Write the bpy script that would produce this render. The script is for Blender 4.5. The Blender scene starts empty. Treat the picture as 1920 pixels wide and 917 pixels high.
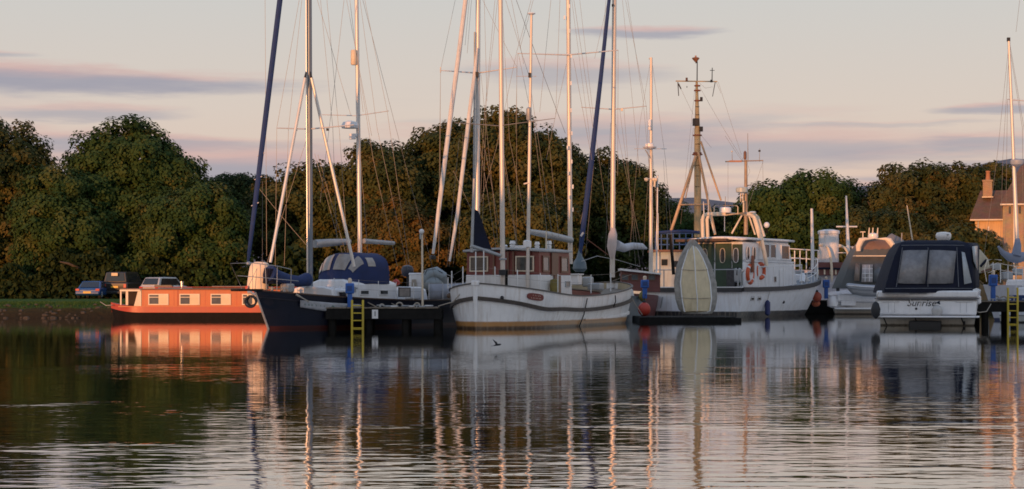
import bpy, math, random
import numpy as np
from mathutils import Vector, Matrix
C = bpy.context.scene.collection
SC = bpy.context.scene
R = math.radians
# ---------------------------------------------------------------- camera
F, H, YH = 3400.0, 1.45, 545.0          # focal length in photo pixels, eye height over the water, horizon row
cd = bpy.data.cameras.new('camera'); cam = bpy.data.objects.new('camera', cd); C.objects.link(cam)
cam.location = (0, 0, H); cam.rotation_euler = (R(90), 0, 0)
cd.sensor_width = 36; cd.lens = F / 1920 * 36; cd.shift_y = (YH - 458.5) / 1920
cd.clip_start = .5; cd.clip_end = 9000
SC.camera = cam
SC.view_settings.view_transform = 'Standard'; SC.view_settings.look = 'None'
SC.view_settings.gamma = 1; SC.view_settings.exposure = 0
SC.cycles.max_bounces = 6; SC.cycles.transparent_max_bounces = 12
SC.cycles.use_denoising = True
SC.cycles.filter_width = 1.7
SUN_AZ, SUN_EL = R(25), R(2.5)          # sun low behind the camera, to the left
# ---------------------------------------------------------------- world
wd = bpy.data.worlds.new('World'); SC.world = wd; wd.use_nodes = True
nt = wd.node_tree; nt.nodes.clear()
def wn(t, **k):
    n = nt.nodes.new(t)
    for a, b in k.items(): setattr(n, a, b)
    return n
def wl(v, s):
    if isinstance(v, (int, float)): s.default_value = v
    elif isinstance(v, tuple): s.default_value = v
    else: nt.links.new(v, s)
def wm(op, a, b=0.0, c=None, clamp=False):
    n = wn('ShaderNodeMath', operation=op); n.use_clamp = clamp
    wl(a, n.inputs[0]); wl(b, n.inputs[1])
    if c is not None: wl(c, n.inputs[2])
    return n.outputs[0]
def wmix(f, a, b):
    n = wn('ShaderNodeMixRGB'); wl(f, n.inputs[0]); wl(a, n.inputs[1]); wl(b, n.inputs[2]); return n.outputs[0]
tc = wn('ShaderNodeTexCoord'); sp = wn('ShaderNodeSeparateXYZ'); nt.links.new(tc.outputs['Generated'], sp.inputs[0])
AZ = wm('ARCTAN2', sp.outputs[0], sp.outputs[1]); EL = wm('ARCSINE', sp.outputs[2])
sky = wn('ShaderNodeTexSky', sky_type='NISHITA'); sky.sun_disc = False
sky.sun_elevation = SUN_EL; sky.sun_rotation = math.pi + SUN_AZ; sky.air_density = 1.0; sky.dust_density = 1.5
def srgb(r, g, b, k=1.0):
    f = lambda c: (c/255/12.92 if c/255 <= .04045 else ((c/255+.055)/1.055)**2.4) * k
    return (f(r), f(g), f(b), 1)
rp = wn('ShaderNodeValToRGB'); wl(wm('DIVIDE', EL, 1.2, clamp=True), rp.inputs[0])
stops = [(0, (206, 178, 172)), (.035, (216, 188, 177)), (.065, (223, 199, 185)), (.10, (218, 204, 194)), (.17, (205, 205, 203)), (.32, (196, 204, 212)), (.75, (166, 184, 212)), (1.2, (140, 164, 202))]
e = rp.color_ramp.elements
for i, (p, c) in enumerate(stops):
    el = e[i] if i < 2 else e.new(p/1.2)
    el.position = p/1.2; el.color = srgb(*c)
base = rp.outputs[0]
# clouds: low bands all round, then the long lens clouds of the photograph, all in azimuth and elevation
cv = wn('ShaderNodeCombineXYZ'); wl(wm('MULTIPLY', AZ, 6.0), cv.inputs[0]); wl(wm('MULTIPLY', EL, 55.0), cv.inputs[1]); wl(0.7, cv.inputs[2])
def wnoise(vec, scale, detail, rough=.55):
    n = wn('ShaderNodeTexNoise'); wl(vec, n.inputs['Vector']); n.inputs['Scale'].default_value = scale
    n.inputs['Detail'].default_value = detail; n.inputs['Roughness'].default_value = rough; return n.outputs[0]
def smooth(v, a, b, to0=0.0, to1=1.0):
    n = wn('ShaderNodeMapRange', interpolation_type='SMOOTHSTEP'); wl(v, n.inputs[0])
    for i, q in enumerate((a, b, to0, to1)): n.inputs[i+1].default_value = q
    return n.outputs[0]
nb = wnoise(cv.outputs[0], 1.0, 4); nw = wnoise(cv.outputs[0], 2.3, 5); nf = wnoise(cv.outputs[0], 6.0, 7, .62)
GREY = srgb(162, 160, 174); PINK = srgb(212, 176, 172)
def ang(px, py):
    a = math.atan((px-960)/F); return a, math.atan((YH-py)/F*math.cos(a))
band = wm('MULTIPLY', smooth(nb, .46, .66), wm('MULTIPLY', smooth(EL, .115, .07), smooth(EL, -.02, .03)))
base = wmix(wm('MULTIPLY', band, .75), base, wmix(smooth(nw, .42, .6), GREY, PINK))
ellipses = [(100, 151, 420, 28, .95), (-60, 134, 330, 24, .7), (-40, 100, 100, 9, .6), (1205, 60, 130, 13, .8), (1060, 137, 190, 27, .62), (150, 212, 170, 16, .65), (60, 262, 320, 22, .7), (430, 322, 360, 50, .9), (330, 268, 260, 16, .5),
            (1480, 278, 320, 34, .7), (1150, 245, 240, 34, .6), (1850, 204, 90, 11, .75), (1860, 262, 120, 14, .65), (1330, 360, 260, 14, .45), (1620, 235, 220, 7, .35)]
for px, py, rx, ry, k in ellipses:
    a0, e0 = ang(px, py)
    dx = wm('DIVIDE', wm('SUBTRACT', AZ, a0), rx/F)
    dy = wm('DIVIDE', wm('ADD', wm('SUBTRACT', EL, e0), wm('MULTIPLY', wm('SUBTRACT', nw, .5), .011)), ry/F)
    d = wm('ADD', wm('MULTIPLY', dx, dx), wm('MULTIPLY', dy, dy))
    d = wm('ADD', d, wm('ADD', wm('MULTIPLY', wm('SUBTRACT', nb, .5), 1.3), wm('MULTIPLY', wm('SUBTRACT', nf, .5), 1.1)))
    m = wm('MULTIPLY', smooth(d, 1.75, .05), k)
    base = wmix(m, base, wmix(smooth(dy, .0, .75), GREY, PINK))
vs = wn('ShaderNodeVectorMath', operation='SCALE'); nt.links.new(base, vs.inputs[0]); vs.inputs['Scale'].default_value = 10.0
mixed = wmix(.88, sky.outputs[0], vs.outputs[0])
bg = wn('ShaderNodeBackground'); nt.links.new(mixed, bg.inputs[0]); bg.inputs[1].default_value = 0.108
wo = wn('ShaderNodeOutputWorld'); nt.links.new(bg.outputs[0], wo.inputs[0])
# ---------------------------------------------------------------- sun
sd = bpy.data.lights.new('sun', 'SUN'); so = bpy.data.objects.new('sun', sd); C.objects.link(so)
sd.energy = 3.7; sd.angle = R(.55); sd.color = (1.0, .43, .16)
sdir = Vector((math.sin(SUN_AZ)*math.cos(SUN_EL), math.cos(SUN_AZ)*math.cos(SUN_EL), -math.sin(SUN_EL)))
so.rotation_euler = sdir.to_track_quat('-Z', 'Y').to_euler(); so.location = (-60, -80, 30)
# ---------------------------------------------------------------- helpers
def W(px, py, D): return Vector(((px-960)*D/F, D, H+(YH-py)*D/F))
def DW(py): return H*F/(py-YH)
MATS = {}
def mat(name, rgb, rough=.55, metal=0.0, var=.12, scale=2.5, bump=0.0, bscale=30.0, streak=0.0, spec=.5, coat=0.0, alpha=1.0, bands=None, stretch=(1, 1, 1), dirt=(.10, .08, .06)):
    if name in MATS: return MATS[name]
    m = bpy.data.materials.new(name); m.use_nodes = True; t = m.node_tree; N = t.nodes; L = t.links
    b = N['Principled BSDF']; b.inputs['Roughness'].default_value = rough; b.inputs['Metallic'].default_value = metal
    b.inputs['Specular IOR Level'].default_value = spec; b.inputs['Coat Weight'].default_value = coat; b.inputs['Coat Roughness'].default_value = .15
    tx = N.new('ShaderNodeTexCoord'); mp = N.new('ShaderNodeMapping'); L.new(tx.outputs['Object'], mp.inputs[0]); mp.inputs['Scale'].default_value = stretch
    nz = N.new('ShaderNodeTexNoise'); L.new(mp.outputs[0], nz.inputs['Vector']); nz.inputs['Scale'].default_value = scale; nz.inputs['Detail'].default_value = 5; nz.inputs['Roughness'].default_value = .65
    if bands:   # paint bands by height over the water: [(z, rgb)...] from below
        s = N.new('ShaderNodeSeparateXYZ'); L.new(tx.outputs['Object'], s.inputs[0])
        ad = N.new('ShaderNodeMath'); ad.operation = 'MULTIPLY_ADD'; L.new(nz.outputs[0], ad.inputs[0]); ad.inputs[1].default_value = .05; L.new(s.outputs[2], ad.inputs[2])
        mr = N.new('ShaderNodeMapRange'); L.new(ad.outputs[0], mr.inputs[0]); mr.inputs[1].default_value = -1; mr.inputs[2].default_value = 4
        r = N.new('ShaderNodeValToRGB'); L.new(mr.outputs[0], r.inputs[0])
        pts = []
        prev = bands[0][1]; pts.append((0, prev))
        for z, c in bands[1:]: pts.append(((z+1-.02)/5, prev)); pts.append(((z+1+.02)/5, c)); prev = c
        ee = r.color_ramp.elements
        for i, (p, c) in enumerate(pts):
            q = ee[i] if i < 2 else ee.new(p)
            q.position = p; q.color = (*c, 1)
        if len(pts) == 1: ee[1].color = (*prev, 1)
        col = r.outputs[0]
    else:
        rg = N.new('ShaderNodeRGB'); rg.outputs[0].default_value = (*rgb, 1); col = rg.outputs[0]
    mr = N.new('ShaderNodeMapRange'); L.new(nz.outputs[0], mr.inputs[0]); mr.inputs[1].default_value = .3; mr.inputs[2].default_value = .7; mr.inputs[3].default_value = 1-var; mr.inputs[4].default_value = 1+var
    vm = N.new('ShaderNodeVectorMath'); vm.operation = 'SCALE'; L.new(col, vm.inputs[0]); L.new(mr.outputs[0], vm.inputs['Scale']); col = vm.outputs[0]
    if streak:
        m2 = N.new('ShaderNodeMapping'); L.new(tx.outputs['Object'], m2.inputs[0]); m2.inputs['Scale'].default_value = (5, 5, .55)
        n2 = N.new('ShaderNodeTexNoise'); L.new(m2.outputs[0], n2.inputs['Vector']); n2.inputs['Scale'].default_value = 1.4; n2.inputs['Detail'].default_value = 6
        r2 = N.new('ShaderNodeMapRange'); L.new(n2.outputs[0], r2.inputs[0]); r2.inputs[1].default_value = .5; r2.inputs[2].default_value = .78; r2.inputs[4].default_value = streak
        mx = N.new('ShaderNodeMixRGB'); L.new(r2.outputs[0], mx.inputs[0]); L.new(col, mx.inputs[1]); mx.inputs[2].default_value = (*dirt, 1); col = mx.outputs[0]
    L.new(col, b.inputs['Base Color'])
    rr = N.new('ShaderNodeMapRange'); L.new(nz.outputs[0], rr.inputs[0]); rr.inputs[3].default_value = max(.03, rough-.12); rr.inputs[4].default_value = min(1, rough+.12); L.new(rr.outputs[0], b.inputs['Roughness'])
    if bump:
        n3 = N.new('ShaderNodeTexNoise'); L.new(mp.outputs[0], n3.inputs['Vector']); n3.inputs['Scale'].default_value = bscale; n3.inputs['Detail'].default_value = 4
        bp = N.new('ShaderNodeBump'); L.new(n3.outputs[0], bp.inputs['Height']); bp.inputs['Distance'].default_value = bump; L.new(bp.outputs[0], b.inputs['Normal'])
    if alpha < 1: b.inputs['Alpha'].default_value = alpha
    MATS[name] = m; return m
class MB:
    """collects shapes, then links them as ONE mesh object"""
    def __init__(s): s.v = []; s.f = []
    def add(s, vs, fs):
        k = len(s.v); s.v += [tuple(q) for q in vs]; s.f += [tuple(i+k for i in f) for f in fs]; return s
    def box(s, c, d, rz=0.0, ry=0.0, taper=1.0, rx=0.0):
        M = Matrix.Rotation(rz, 3, 'Z') @ Matrix.Rotation(ry, 3, 'Y') @ Matrix.Rotation(rx, 3, 'X'); vs = []
        for z in (-1, 1):
            k = taper if z > 0 else 1
            for x, y in ((-1, -1), (1, -1), (1, 1), (-1, 1)): vs.append(Vector(c) + M @ Vector((x*d[0]/2*k, y*d[1]/2*k, z*d[2]/2)))
        return s.add(vs, [(3, 2, 1, 0), (4, 5, 6, 7), (0, 1, 5, 4), (1, 2, 6, 5), (2, 3, 7, 6), (3, 0, 4, 7)])
    def tube(s, pts, r, n=8, cap=True, flat=1.0):
        pts = [Vector(p) for p in pts]; r = r if isinstance(r, (list, tuple)) else [r]*len(pts); vs = []; fs = []
        up = Vector((0, 0, 1)); d0 = (pts[1]-pts[0]).normalized()
        if abs(d0.z) > .9: up = Vector((1, 0, 0))
        for i, p in enumerate(pts):
            t = (pts[min(i+1, len(pts)-1)] - pts[max(i-1, 0)]).normalized()
            a = t.cross(up).normalized(); b = a.cross(t).normalized(); 
            for j in range(n):
                q = 2*math.pi*(j+.5)/n; vs.append(p + a*math.cos(q)*r[i] + b*math.sin(q)*r[i]*flat)
        for i in range(len(pts)-1):
            for j in range(n): fs.append((i*n+j, i*n+(j+1) % n, (i+1)*n+(j+1) % n, (i+1)*n+j))
        if cap: fs.append(tuple(range(n))[::-1]); fs.append(tuple((len(pts)-1)*n+j for j in range(n)))
        return s.add(vs, fs)
    def lathe(s, c, prof, n=16, sx=1.0, sy=1.0):
        vs = []; fs = []; m = len(prof)
        for r, z in prof:
            for j in range(n): q = 2*math.pi*j/n; vs.append((c[0]+r*math.cos(q)*sx, c[1]+r*math.sin(q)*sy, c[2]+z))
        for i in range(m-1):
            for j in range(n): fs.append((i*n+j, i*n+(j+1) % n, (i+1)*n+(j+1) % n, (i+1)*n+j))
        fs.append(tuple(range(n))[::-1]); fs.append(tuple((m-1)*n+j for j in range(n)))
        return s.add(vs, fs)
    def ball(s, c, r, n=12, sz=1.0):
        return s.lathe(c, [(max(.001, r*math.sin(math.pi*i/8)), -r*sz*math.cos(math.pi*i/8)) for i in range(9)], n)
    def prism(s, pts, dvec):
        """polygon of 3-D points pushed along dvec"""
        pts = [Vector(p) for p in pts]; n = len(pts); d = Vector(dvec)
        return s.add(pts + [p+d for p in pts], [tuple(range(n))[::-1], tuple(range(n, 2*n))] + [(i, (i+1) % n, n+(i+1) % n, n+i) for i in range(n)])
    def sweep(s, pts, w, h):
        pts = [Vector(p) for p in pts]; vs = []; fs = []
        for i, p in enumerate(pts):
            t = pts[min(i+1, len(pts)-1)] - pts[max(i-1, 0)]; t.z = 0; t.normalize(); a = Vector((t.y, -t.x, 0))
            for x, z in ((-1, -1), (1, -1), (1, 1), (-1, 1)): vs.append(p + a*x*w/2 + Vector((0, 0, z*h/2)))
        for i in range(len(pts)-1):
            for j in range(4): fs.append((i*4+j, i*4+(j+1) % 4, i*4+4+(j+1) % 4, i*4+4+j))
        fs += [(0, 1, 2, 3), tuple(len(pts)*4-1-j for j in range(4))]
        return s.add(vs, fs)
    def grid(s, rows, close=False):
        n = len(rows[0]); vs = [p for r in rows for p in r]; fs = []
        for i in range(len(rows)-1):
            for j in range(n if close else n-1): fs.append((i*n+j, i*n+(j+1) % n, (i+1)*n+(j+1) % n, (i+1)*n+j))
        return s.add(vs, fs)
    def torus(s, c, Rr, r, axis='Y', n=20, m=8, M=None):
        vs = []; fs = []
        for i in range(n):
            a = 2*math.pi*i/n
            for j in range(m):
                b = 2*math.pi*j/m; q = Vector(((Rr+r*math.cos(b))*math.cos(a), r*math.sin(b), (Rr+r*math.cos(b))*math.sin(a)))
                if axis == 'Z': q = Vector((q.x, q.z, q.y))
                if axis == 'X': q = Vector((q.y, q.x, q.z))
                if M: q = M @ q
                vs.append(Vector(c)+q)
        for i in range(n):
            for j in range(m): fs.append((i*m+j, i*m+(j+1) % m, ((i+1) % n)*m+(j+1) % m, ((i+1) % n)*m+j))
        return s.add(vs, fs)
    def build(s, name, m, parent=None, world=False, bevel=0.0, label=None, kind=None, solid=0.0, flatshade=False):
        vs = s.v
        if world and parent is not None:
            Mi = rootm(parent).inverted(); vs = [Mi @ Vector(q) for q in vs]
        me = bpy.data.meshes.new(name); me.from_pydata([tuple(q) for q in vs], [], s.f); me.update()
        import bmesh
        bm = bmesh.new(); bm.from_mesh(me); bmesh.ops.recalc_face_normals(bm, faces=bm.faces); bm.to_mesh(me); bm.free()
        if not flatshade:
            me.shade_smooth(); me.set_sharp_from_angle(angle=R(38))
        if m: me.materials.append(m)
        o = bpy.data.objects.new(name, me); C.objects.link(o)
        if parent is not None: o.parent = parent
        if label: o['label'] = label
        if kind: o['kind'] = kind
        if solid:
            q = o.modifiers.new('solid', 'SOLIDIFY'); q.thickness = solid; q.offset = 0
        if bevel:
            q = o.modifiers.new('bevel', 'BEVEL'); q.width = bevel; q.segments = 2; q.limit_method = 'ANGLE'; q.angle_limit = R(40)
        return o
def rootm(o):
    while o.parent is not None: o = o.parent
    return Matrix.Translation(o.location) @ Matrix.Rotation(o.rotation_euler.z, 4, 'Z')
def tag(o, label, cat, group=None):
    o['label'] = label; o['category'] = cat
    if group: o['group'] = group
    return o
def thing(name, label, cat, loc=(0, 0, 0), rz=0.0, group=None):
    o = bpy.data.objects.new(name, None); C.objects.link(o); o.location = loc; o.rotation_euler = (0, 0, rz); o.empty_display_size = .3
    return tag(o, label, cat, group)
def spar(t, name, a, b, r0, r1, m, D=None, n=10, **k):
    """spar between two pixel points (px, py, D) given in the world"""
    A = W(a[0], a[1], a[2] if len(a) > 2 else D); B = W(b[0], b[1], b[2] if len(b) > 2 else D)
    return MB().tube([A, A.lerp(B, .5), B], [r0, (r0+r1)/2, r1], n).build(name, m, t, world=True, **k)
def wires(t, lst, D, m, r=.009, name='shroud'):
    for w in lst:
        d0 = w[4] if len(w) > 4 else D; d1 = w[5] if len(w) > 5 else D
        A = W(w[0], w[1], d0); B = W(w[2], w[3], d1)
        pts = [A.lerp(B, q) - Vector((0, 0, .02*math.sin(q*math.pi)*abs(B.x-A.x))) for q in (0, .25, .5, .75, 1)]
        MB().tube(pts, r, 4).build(name, m, t, world=True)
def copy_tree(o, parent=None):
    c = o.copy(); C.objects.link(c)
    if parent is not None: c.parent = parent
    for ch in list(o.children): copy_tree(ch, c)
    return c
# shared materials
m_wire = mat('rigging_wire', (.22, .2, .18), .4, .3)
m_rope = mat('rope', (.36, .31, .25), .8)
m_alu = mat('aluminium_spar', (.62, .60, .58), .42, .35, var=.1, scale=1.5)
m_white = mat('white_paint', (.74, .73, .72), .4, var=.06, streak=.22)
m_gel = mat('white_gelcoat', (.78, .77, .77), .25, var=.04, streak=.12, coat=.3)
m_black = mat('black_rubber', (.018, .018, .02), .6)
m_chrome = mat('stainless_steel', (.66, .64, .62), .3, .7, var=.05)
m_glass = mat('dark_glass', (.02, .024, .028), .06, 0, var=.05, spec=.8)
m_teak = mat('weathered_timber', (.2, .16, .12), .75, var=.3, scale=6, bump=.004, bscale=40, stretch=(1, 6, 6))
m_dark = mat('dark_tarred_timber', (.012, .011, .010), .8, spec=.15, var=.4, scale=4, bump=.006, bscale=12)
m_navy = mat('navy_canvas', (.006, .008, .022), .8, var=.3, scale=2.5, bump=.03, bscale=3, spec=.3)
m_blue = mat('blue_canvas', (.013, .034, .12), .8, var=.2, scale=5, bump=.006, bscale=8)
m_cream = mat('cream_paint', (.72, .6, .45), .5, var=.08, streak=.15)
m_red = mat('red_rubber', (.5, .05, .03), .5, var=.12)
m_galv = mat('galvanised_metal', (.36, .37, .38), .5, .3, var=.15)
m_sail = mat('furled_sailcloth', (.62, .6, .58), .8, var=.1, scale=4, bump=.006, bscale=10)
m_grey_canvas = mat('grey_canvas', (.16, .165, .18), .85, var=.15, scale=3, bump=.005, bscale=8)
# ---------------------------------------------------------------- water
wmq = bpy.data.materials.new('harbour_water'); wmq.use_nodes = True
t = wmq.node_tree; N = t.nodes; L = t.links; b = N['Principled BSDF']
b.inputs['Base Color'].default_value = (.012, .014, .010, 1); b.inputs['Roughness'].default_value = .03; b.inputs['IOR'].default_value = 1.5
tx = N.new('ShaderNodeTexCoord')
def wnz(scale, vec, detail=2.0, rough=.5):
    mp = N.new('ShaderNodeMapping'); L.new(tx.outputs['Object'], mp.inputs[0]); mp.inputs['Scale'].default_value = vec
    n = N.new('ShaderNodeTexNoise'); L.new(mp.outputs[0], n.inputs['Vector']); n.inputs['Scale'].default_value = scale; n.inputs['Detail'].default_value = detail; n.inputs['Roughness'].default_value = rough
    return n.outputs[0]
def mm(op, a, c, cl=False):
    n = N.new('ShaderNodeMath'); n.operation = op; n.use_clamp = cl
    for i, v in enumerate((a, c)):
        if isinstance(v, (int, float)): n.inputs[i].default_value = v
        else: L.new(v, n.inputs[i])
    return n.outputs[0]
def mr(v, a, c, d, e):
    n = N.new('ShaderNodeMapRange'); n.interpolation_type = 'SMOOTHSTEP'; L.new(v, n.inputs[0])
    for i, q in enumerate((a, c, d, e)): n.inputs[i+1].default_value = q
    return n.outputs[0]
ripple = wnz(1.0, (2.0, 4.4, 1), 2.2, .45)
swell = wnz(1.0, (.65, 1.4, 1), 1.8)
fine = wnz(1.0, (4.5, 9, 1), 2)
patch = wnz(1.0, (.09, .12, 1), 3)
streaks = wnz(1.0, (.10, .40, 1), 2)
s = N.new('ShaderNodeSeparateXYZ'); L.new(tx.outputs['Object'], s.inputs[0])
near = mr(s.outputs[1], 15, 54, 1.0, .13)          # the breeze dies out towards the moorings
patch_s = mr(patch, .40, .60, .45, 1.25)
st = mr(streaks, .60, .68, 0.0, .6)
amp = mm('ADD', mm('MULTIPLY', near, patch_s), mm('MULTIPLY', st, near))
h = mm('ADD', mm('MULTIPLY', mm('ADD', mm('MULTIPLY', ripple, .0064), mm('MULTIPLY', swell, .0060)), amp), mm('MULTIPLY', fine, .00040))
bp = N.new('ShaderNodeBump'); L.new(h, bp.inputs['Height']); bp.inputs['Distance'].default_value = 1.0; bp.inputs['Strength'].default_value = 1.0
L.new(bp.outputs[0], b.inputs['Normal'])
gl = N.new('ShaderNodeBsdfGlossy'); gl.inputs['Color'].default_value = (.96, .95, .94, 1); gl.inputs['Roughness'].default_value = .03; L.new(bp.outputs[0], gl.inputs['Normal'])
ms = N.new('ShaderNodeMixShader'); ms.inputs[0].default_value = .42; L.new(b.outputs[0], ms.inputs[1]); L.new(gl.outputs[0], ms.inputs[2]); L.new(ms.outputs[0], N['Material Output'].inputs[0])
o = MB().grid([[(-420, 2, 0), (420, 2, 0)], [(-420, 140, 0), (420, 140, 0)]]).build('water', wmq, kind='structure')
# ---------------------------------------------------------------- ground
def ground_material():
    m = bpy.data.materials.new('bank_and_grass'); m.use_nodes = True; t = m.node_tree; N = t.nodes; L = t.links; b = N['Principled BSDF']
    tx = N.new('ShaderNodeTexCoord'); s = N.new('ShaderNodeSeparateXYZ'); L.new(tx.outputs['Object'], s.inputs[0])
    n = N.new('ShaderNodeTexNoise'); L.new(tx.outputs['Object'], n.inputs['Vector']); n.inputs['Scale'].default_value = 1.3; n.inputs['Detail'].default_value = 8
    a = N.new('ShaderNodeMath'); a.operation = 'MULTIPLY_ADD'; L.new(n.outputs[0], a.inputs[0]); a.inputs[1].default_value = .25; L.new(s.outputs[2], a.inputs[2])
    r = N.new('ShaderNodeValToRGB'); L.new(a.outputs[0], r.inputs[0]); e = r.color_ramp.elements
    e[0].position = .0; e[0].color = (.022, .02, .016, 1); e[1].position = .35; e[1].color = (.032, .026, .016, 1)
    for p, c in ((.62, (.040, .036, .017, 1)), (.70, (.045, .085, .02, 1)), (1.0, (.05, .10, .022, 1))): q = e.new(p); q.color = c
    n2 = N.new('ShaderNodeTexNoise'); L.new(tx.outputs['Object'], n2.inputs['Vector']); n2.inputs['Scale'].default_value = 4; n2.inputs['Detail'].default_value = 10
    mx = N.new('ShaderNodeMixRGB'); mx.blend_type = 'MULTIPLY'; mx.inputs[0].default_value = .8; L.new(r.outputs[0], mx.inputs[1])
    r2 = N.new('ShaderNodeValToRGB'); L.new(n2.outputs[0], r2.inputs[0]); r2.color_ramp.elements[0].color = (.5, .5, .45, 1); r2.color_ramp.elements[1].color = (1.4, 1.3, 1.1, 1); L.new(r2.outputs[0], mx.inputs[2])
    L.new(mx.outputs[0], b.inputs['Base Color']); b.inputs['Roughness'].default_value = .95; b.inputs['Specular IOR Level'].default_value = .1
    bp = N.new('ShaderNodeBump'); L.new(n2.outputs[0], bp.inputs['Height']); bp.inputs['Distance'].default_value = .08; L.new(bp.outputs[0], b.inputs['Normal'])
    return m
m_ground = ground_material()
edge = [(-420, 95), (-60, 95), (-34, 95.3), (-24, 95.4), (-17, 96), (-12, 98), (-8, 112), (-2, 121), (18, 124), (26, 134), (60, 137), (420, 140)]
ex = np.array([q[0] for q in edge]); ey = np.array([q[1] for q in edge])
xs = sorted(set(list(np.linspace(-420, 420, 61)) + list(np.linspace(-45, 50, 191))))
rng = random.Random(4); rows = []
prof = [(-.6, -.5), (0.0, 0.0), (.35, .28), (.8, .55), (1.4, .66), (3, .70), (8, .76), (16, .84), (26, .90), (32, .86), (60, .95), (200, 1.4), (900, 8), (6000, 30)]
for dy, z in prof:
    rows.append([(x, float(np.interp(x, ex, ey)) + dy + (rng.uniform(-.12, .12) if 0 < dy < 2 else 0), z + (rng.uniform(-.05, .05) if .1 < dy < 2 else 0)) for x in xs])
MB().grid(rows).build('ground', m_ground, kind='structure')
# hills on the skyline, distance haze put into their grey lilac colour
m_hill = mat('hazed_hill', (.17, .16, .18), .95, var=.15, scale=.01, spec=.05)
hp = [(-900, 400), (300, 395), (1100, 386), (1300, 380), (1420, 384), (1600, 360), (1750, 335), (1900, 308), (2100, 300), (2900, 330)]
rows = []
for D, k in ((1500, 0), (2000, .75), (2500, 1), (3200, .9)):
    row = []
    for px in range(-900, 2901, 50):
        py = np.interp(px, [q[0] for q in hp], [q[1] for q in hp]); z = (H + (YH-py)*2500/F)*k*(1+.03*math.sin(px*.021)) + 4
        row.append(((px-960)*D/F, D, z))
    rows.append(row)
MB().grid(rows).build('hills', m_hill, kind='structure')
# bank stones and tufts of grass
m_stone = mat('bank_stone', (.05, .04, .028), .9, var=.4, scale=3, bump=.02, bscale=9)
sb = MB()
for i in range(260):
    x = rng.uniform(-44, -10); y = float(np.interp(x, ex, ey)) + rng.uniform(-.1, 1.2); z = max(.02, (y-float(np.interp(x, ex, ey)))*.6); r = rng.uniform(.05, .17)
    sb.lathe((x, y, z), [(r*.5, -r*.6), (r*1.1, -.2*r), (r*.9, r*.3), (r*.35, r*.55)], 6, rng.uniform(.8, 1.4), rng.uniform(.7, 1.1))
sb.build('bank_stones', m_stone, kind='stuff', flatshade=True)
def leafmat(name, cols, rough=.75):
    m = bpy.data.materials.new(name); m.use_nodes = True; t = m.node_tree; N = t.nodes; L = t.links; b = N['Principled BSDF']
    a = N.new('ShaderNodeAttribute'); a.attribute_name = 'tint'
    r = N.new('ShaderNodeValToRGB'); L.new(a.outputs['Fac'], r.inputs[0]); e = r.color_ramp.elements
    for i, c in enumerate(cols):
        q = e[i] if i < 2 else e.new(i/(len(cols)-1))
        q.position = i/(len(cols)-1); q.color = (*c, 1)
    L.new(r.outputs[0], b.inputs['Base Color']); b.inputs['Roughness'].default_value = rough; b.inputs['Specular IOR Level'].default_value = .15
    tr = N.new('ShaderNodeBsdfTranslucent'); L.new(r.outputs[0], tr.inputs[0]); mx = N.new('ShaderNodeMixShader'); mx.inputs[0].default_value = .18
    L.new(b.outputs[0], mx.inputs[1]); L.new(tr.outputs[0], mx.inputs[2]); L.new(mx.outputs[0], N['Material Output'].inputs[0])
    return m
LM = dict(
    green=leafmat('green_leaves', [(.020, .044, .010), (.036, .072, .018), (.06, .088, .022), (.105, .105, .028)]),
    dark=leafmat('dark_green_leaves', [(.012, .024, .008), (.024, .042, .012), (.045, .06, .018), (.075, .065, .02)]),
    autumn=leafmat('turning_leaves', [(.028, .042, .012), (.055, .066, .018), (.092, .084, .022), (.14, .092, .024)]),
    rusty=leafmat('rusty_leaves', [(.040, .045, .012), (.08, .068, .017), (.12, .078, .018), (.18, .085, .018)]))
m_bark = mat('bark', (.09, .065, .045), .9, var=.3, scale=5, bump=.02, bscale=14, stretch=(1, 1, .3))
def quads(centers, normals, sizes, tint, g):
    """leaf cards: many small quads with a random spin, as numpy arrays"""
    n = len(centers); up = g.normal(size=(n, 3)); a = np.cross(normals, up); a /= np.linalg.norm(a, axis=1)[:, None]+1e-9; b_ = np.cross(normals, a)
    w = sizes[:, None]*.5; l = sizes[:, None]*.75
    v = np.stack([centers-a*l*.9, centers+b_*w-a*l*.1, centers+a*l, centers-b_*w+a*l*.15], 1).reshape(-1, 3)
    return v, np.repeat(tint, 1)
def leaf_object(name, v, tint, m, parent, loc):
    n = len(v)//4; me = bpy.data.meshes.new(name); me.vertices.add(n*4); me.loops.add(n*4); me.polygons.add(n)
    me.vertices.foreach_set('co', (v-np.array(loc)).astype(np.float32).ravel()); me.loops.foreach_set('vertex_index', np.arange(n*4, dtype=np.int32))
    me.polygons.foreach_set('loop_start', np.arange(0, n*4, 4, dtype=np.int32)); me.update(calc_edges=True)
    at = me.attributes.new('tint', 'FLOAT', 'FACE'); at.data.foreach_set('value', np.clip(tint, 0, 1).astype(np.float32))
    me.materials.append(m); o = bpy.data.objects.new(name, me); C.objects.link(o)
    if parent is not None: o.parent = parent
    return o
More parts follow.
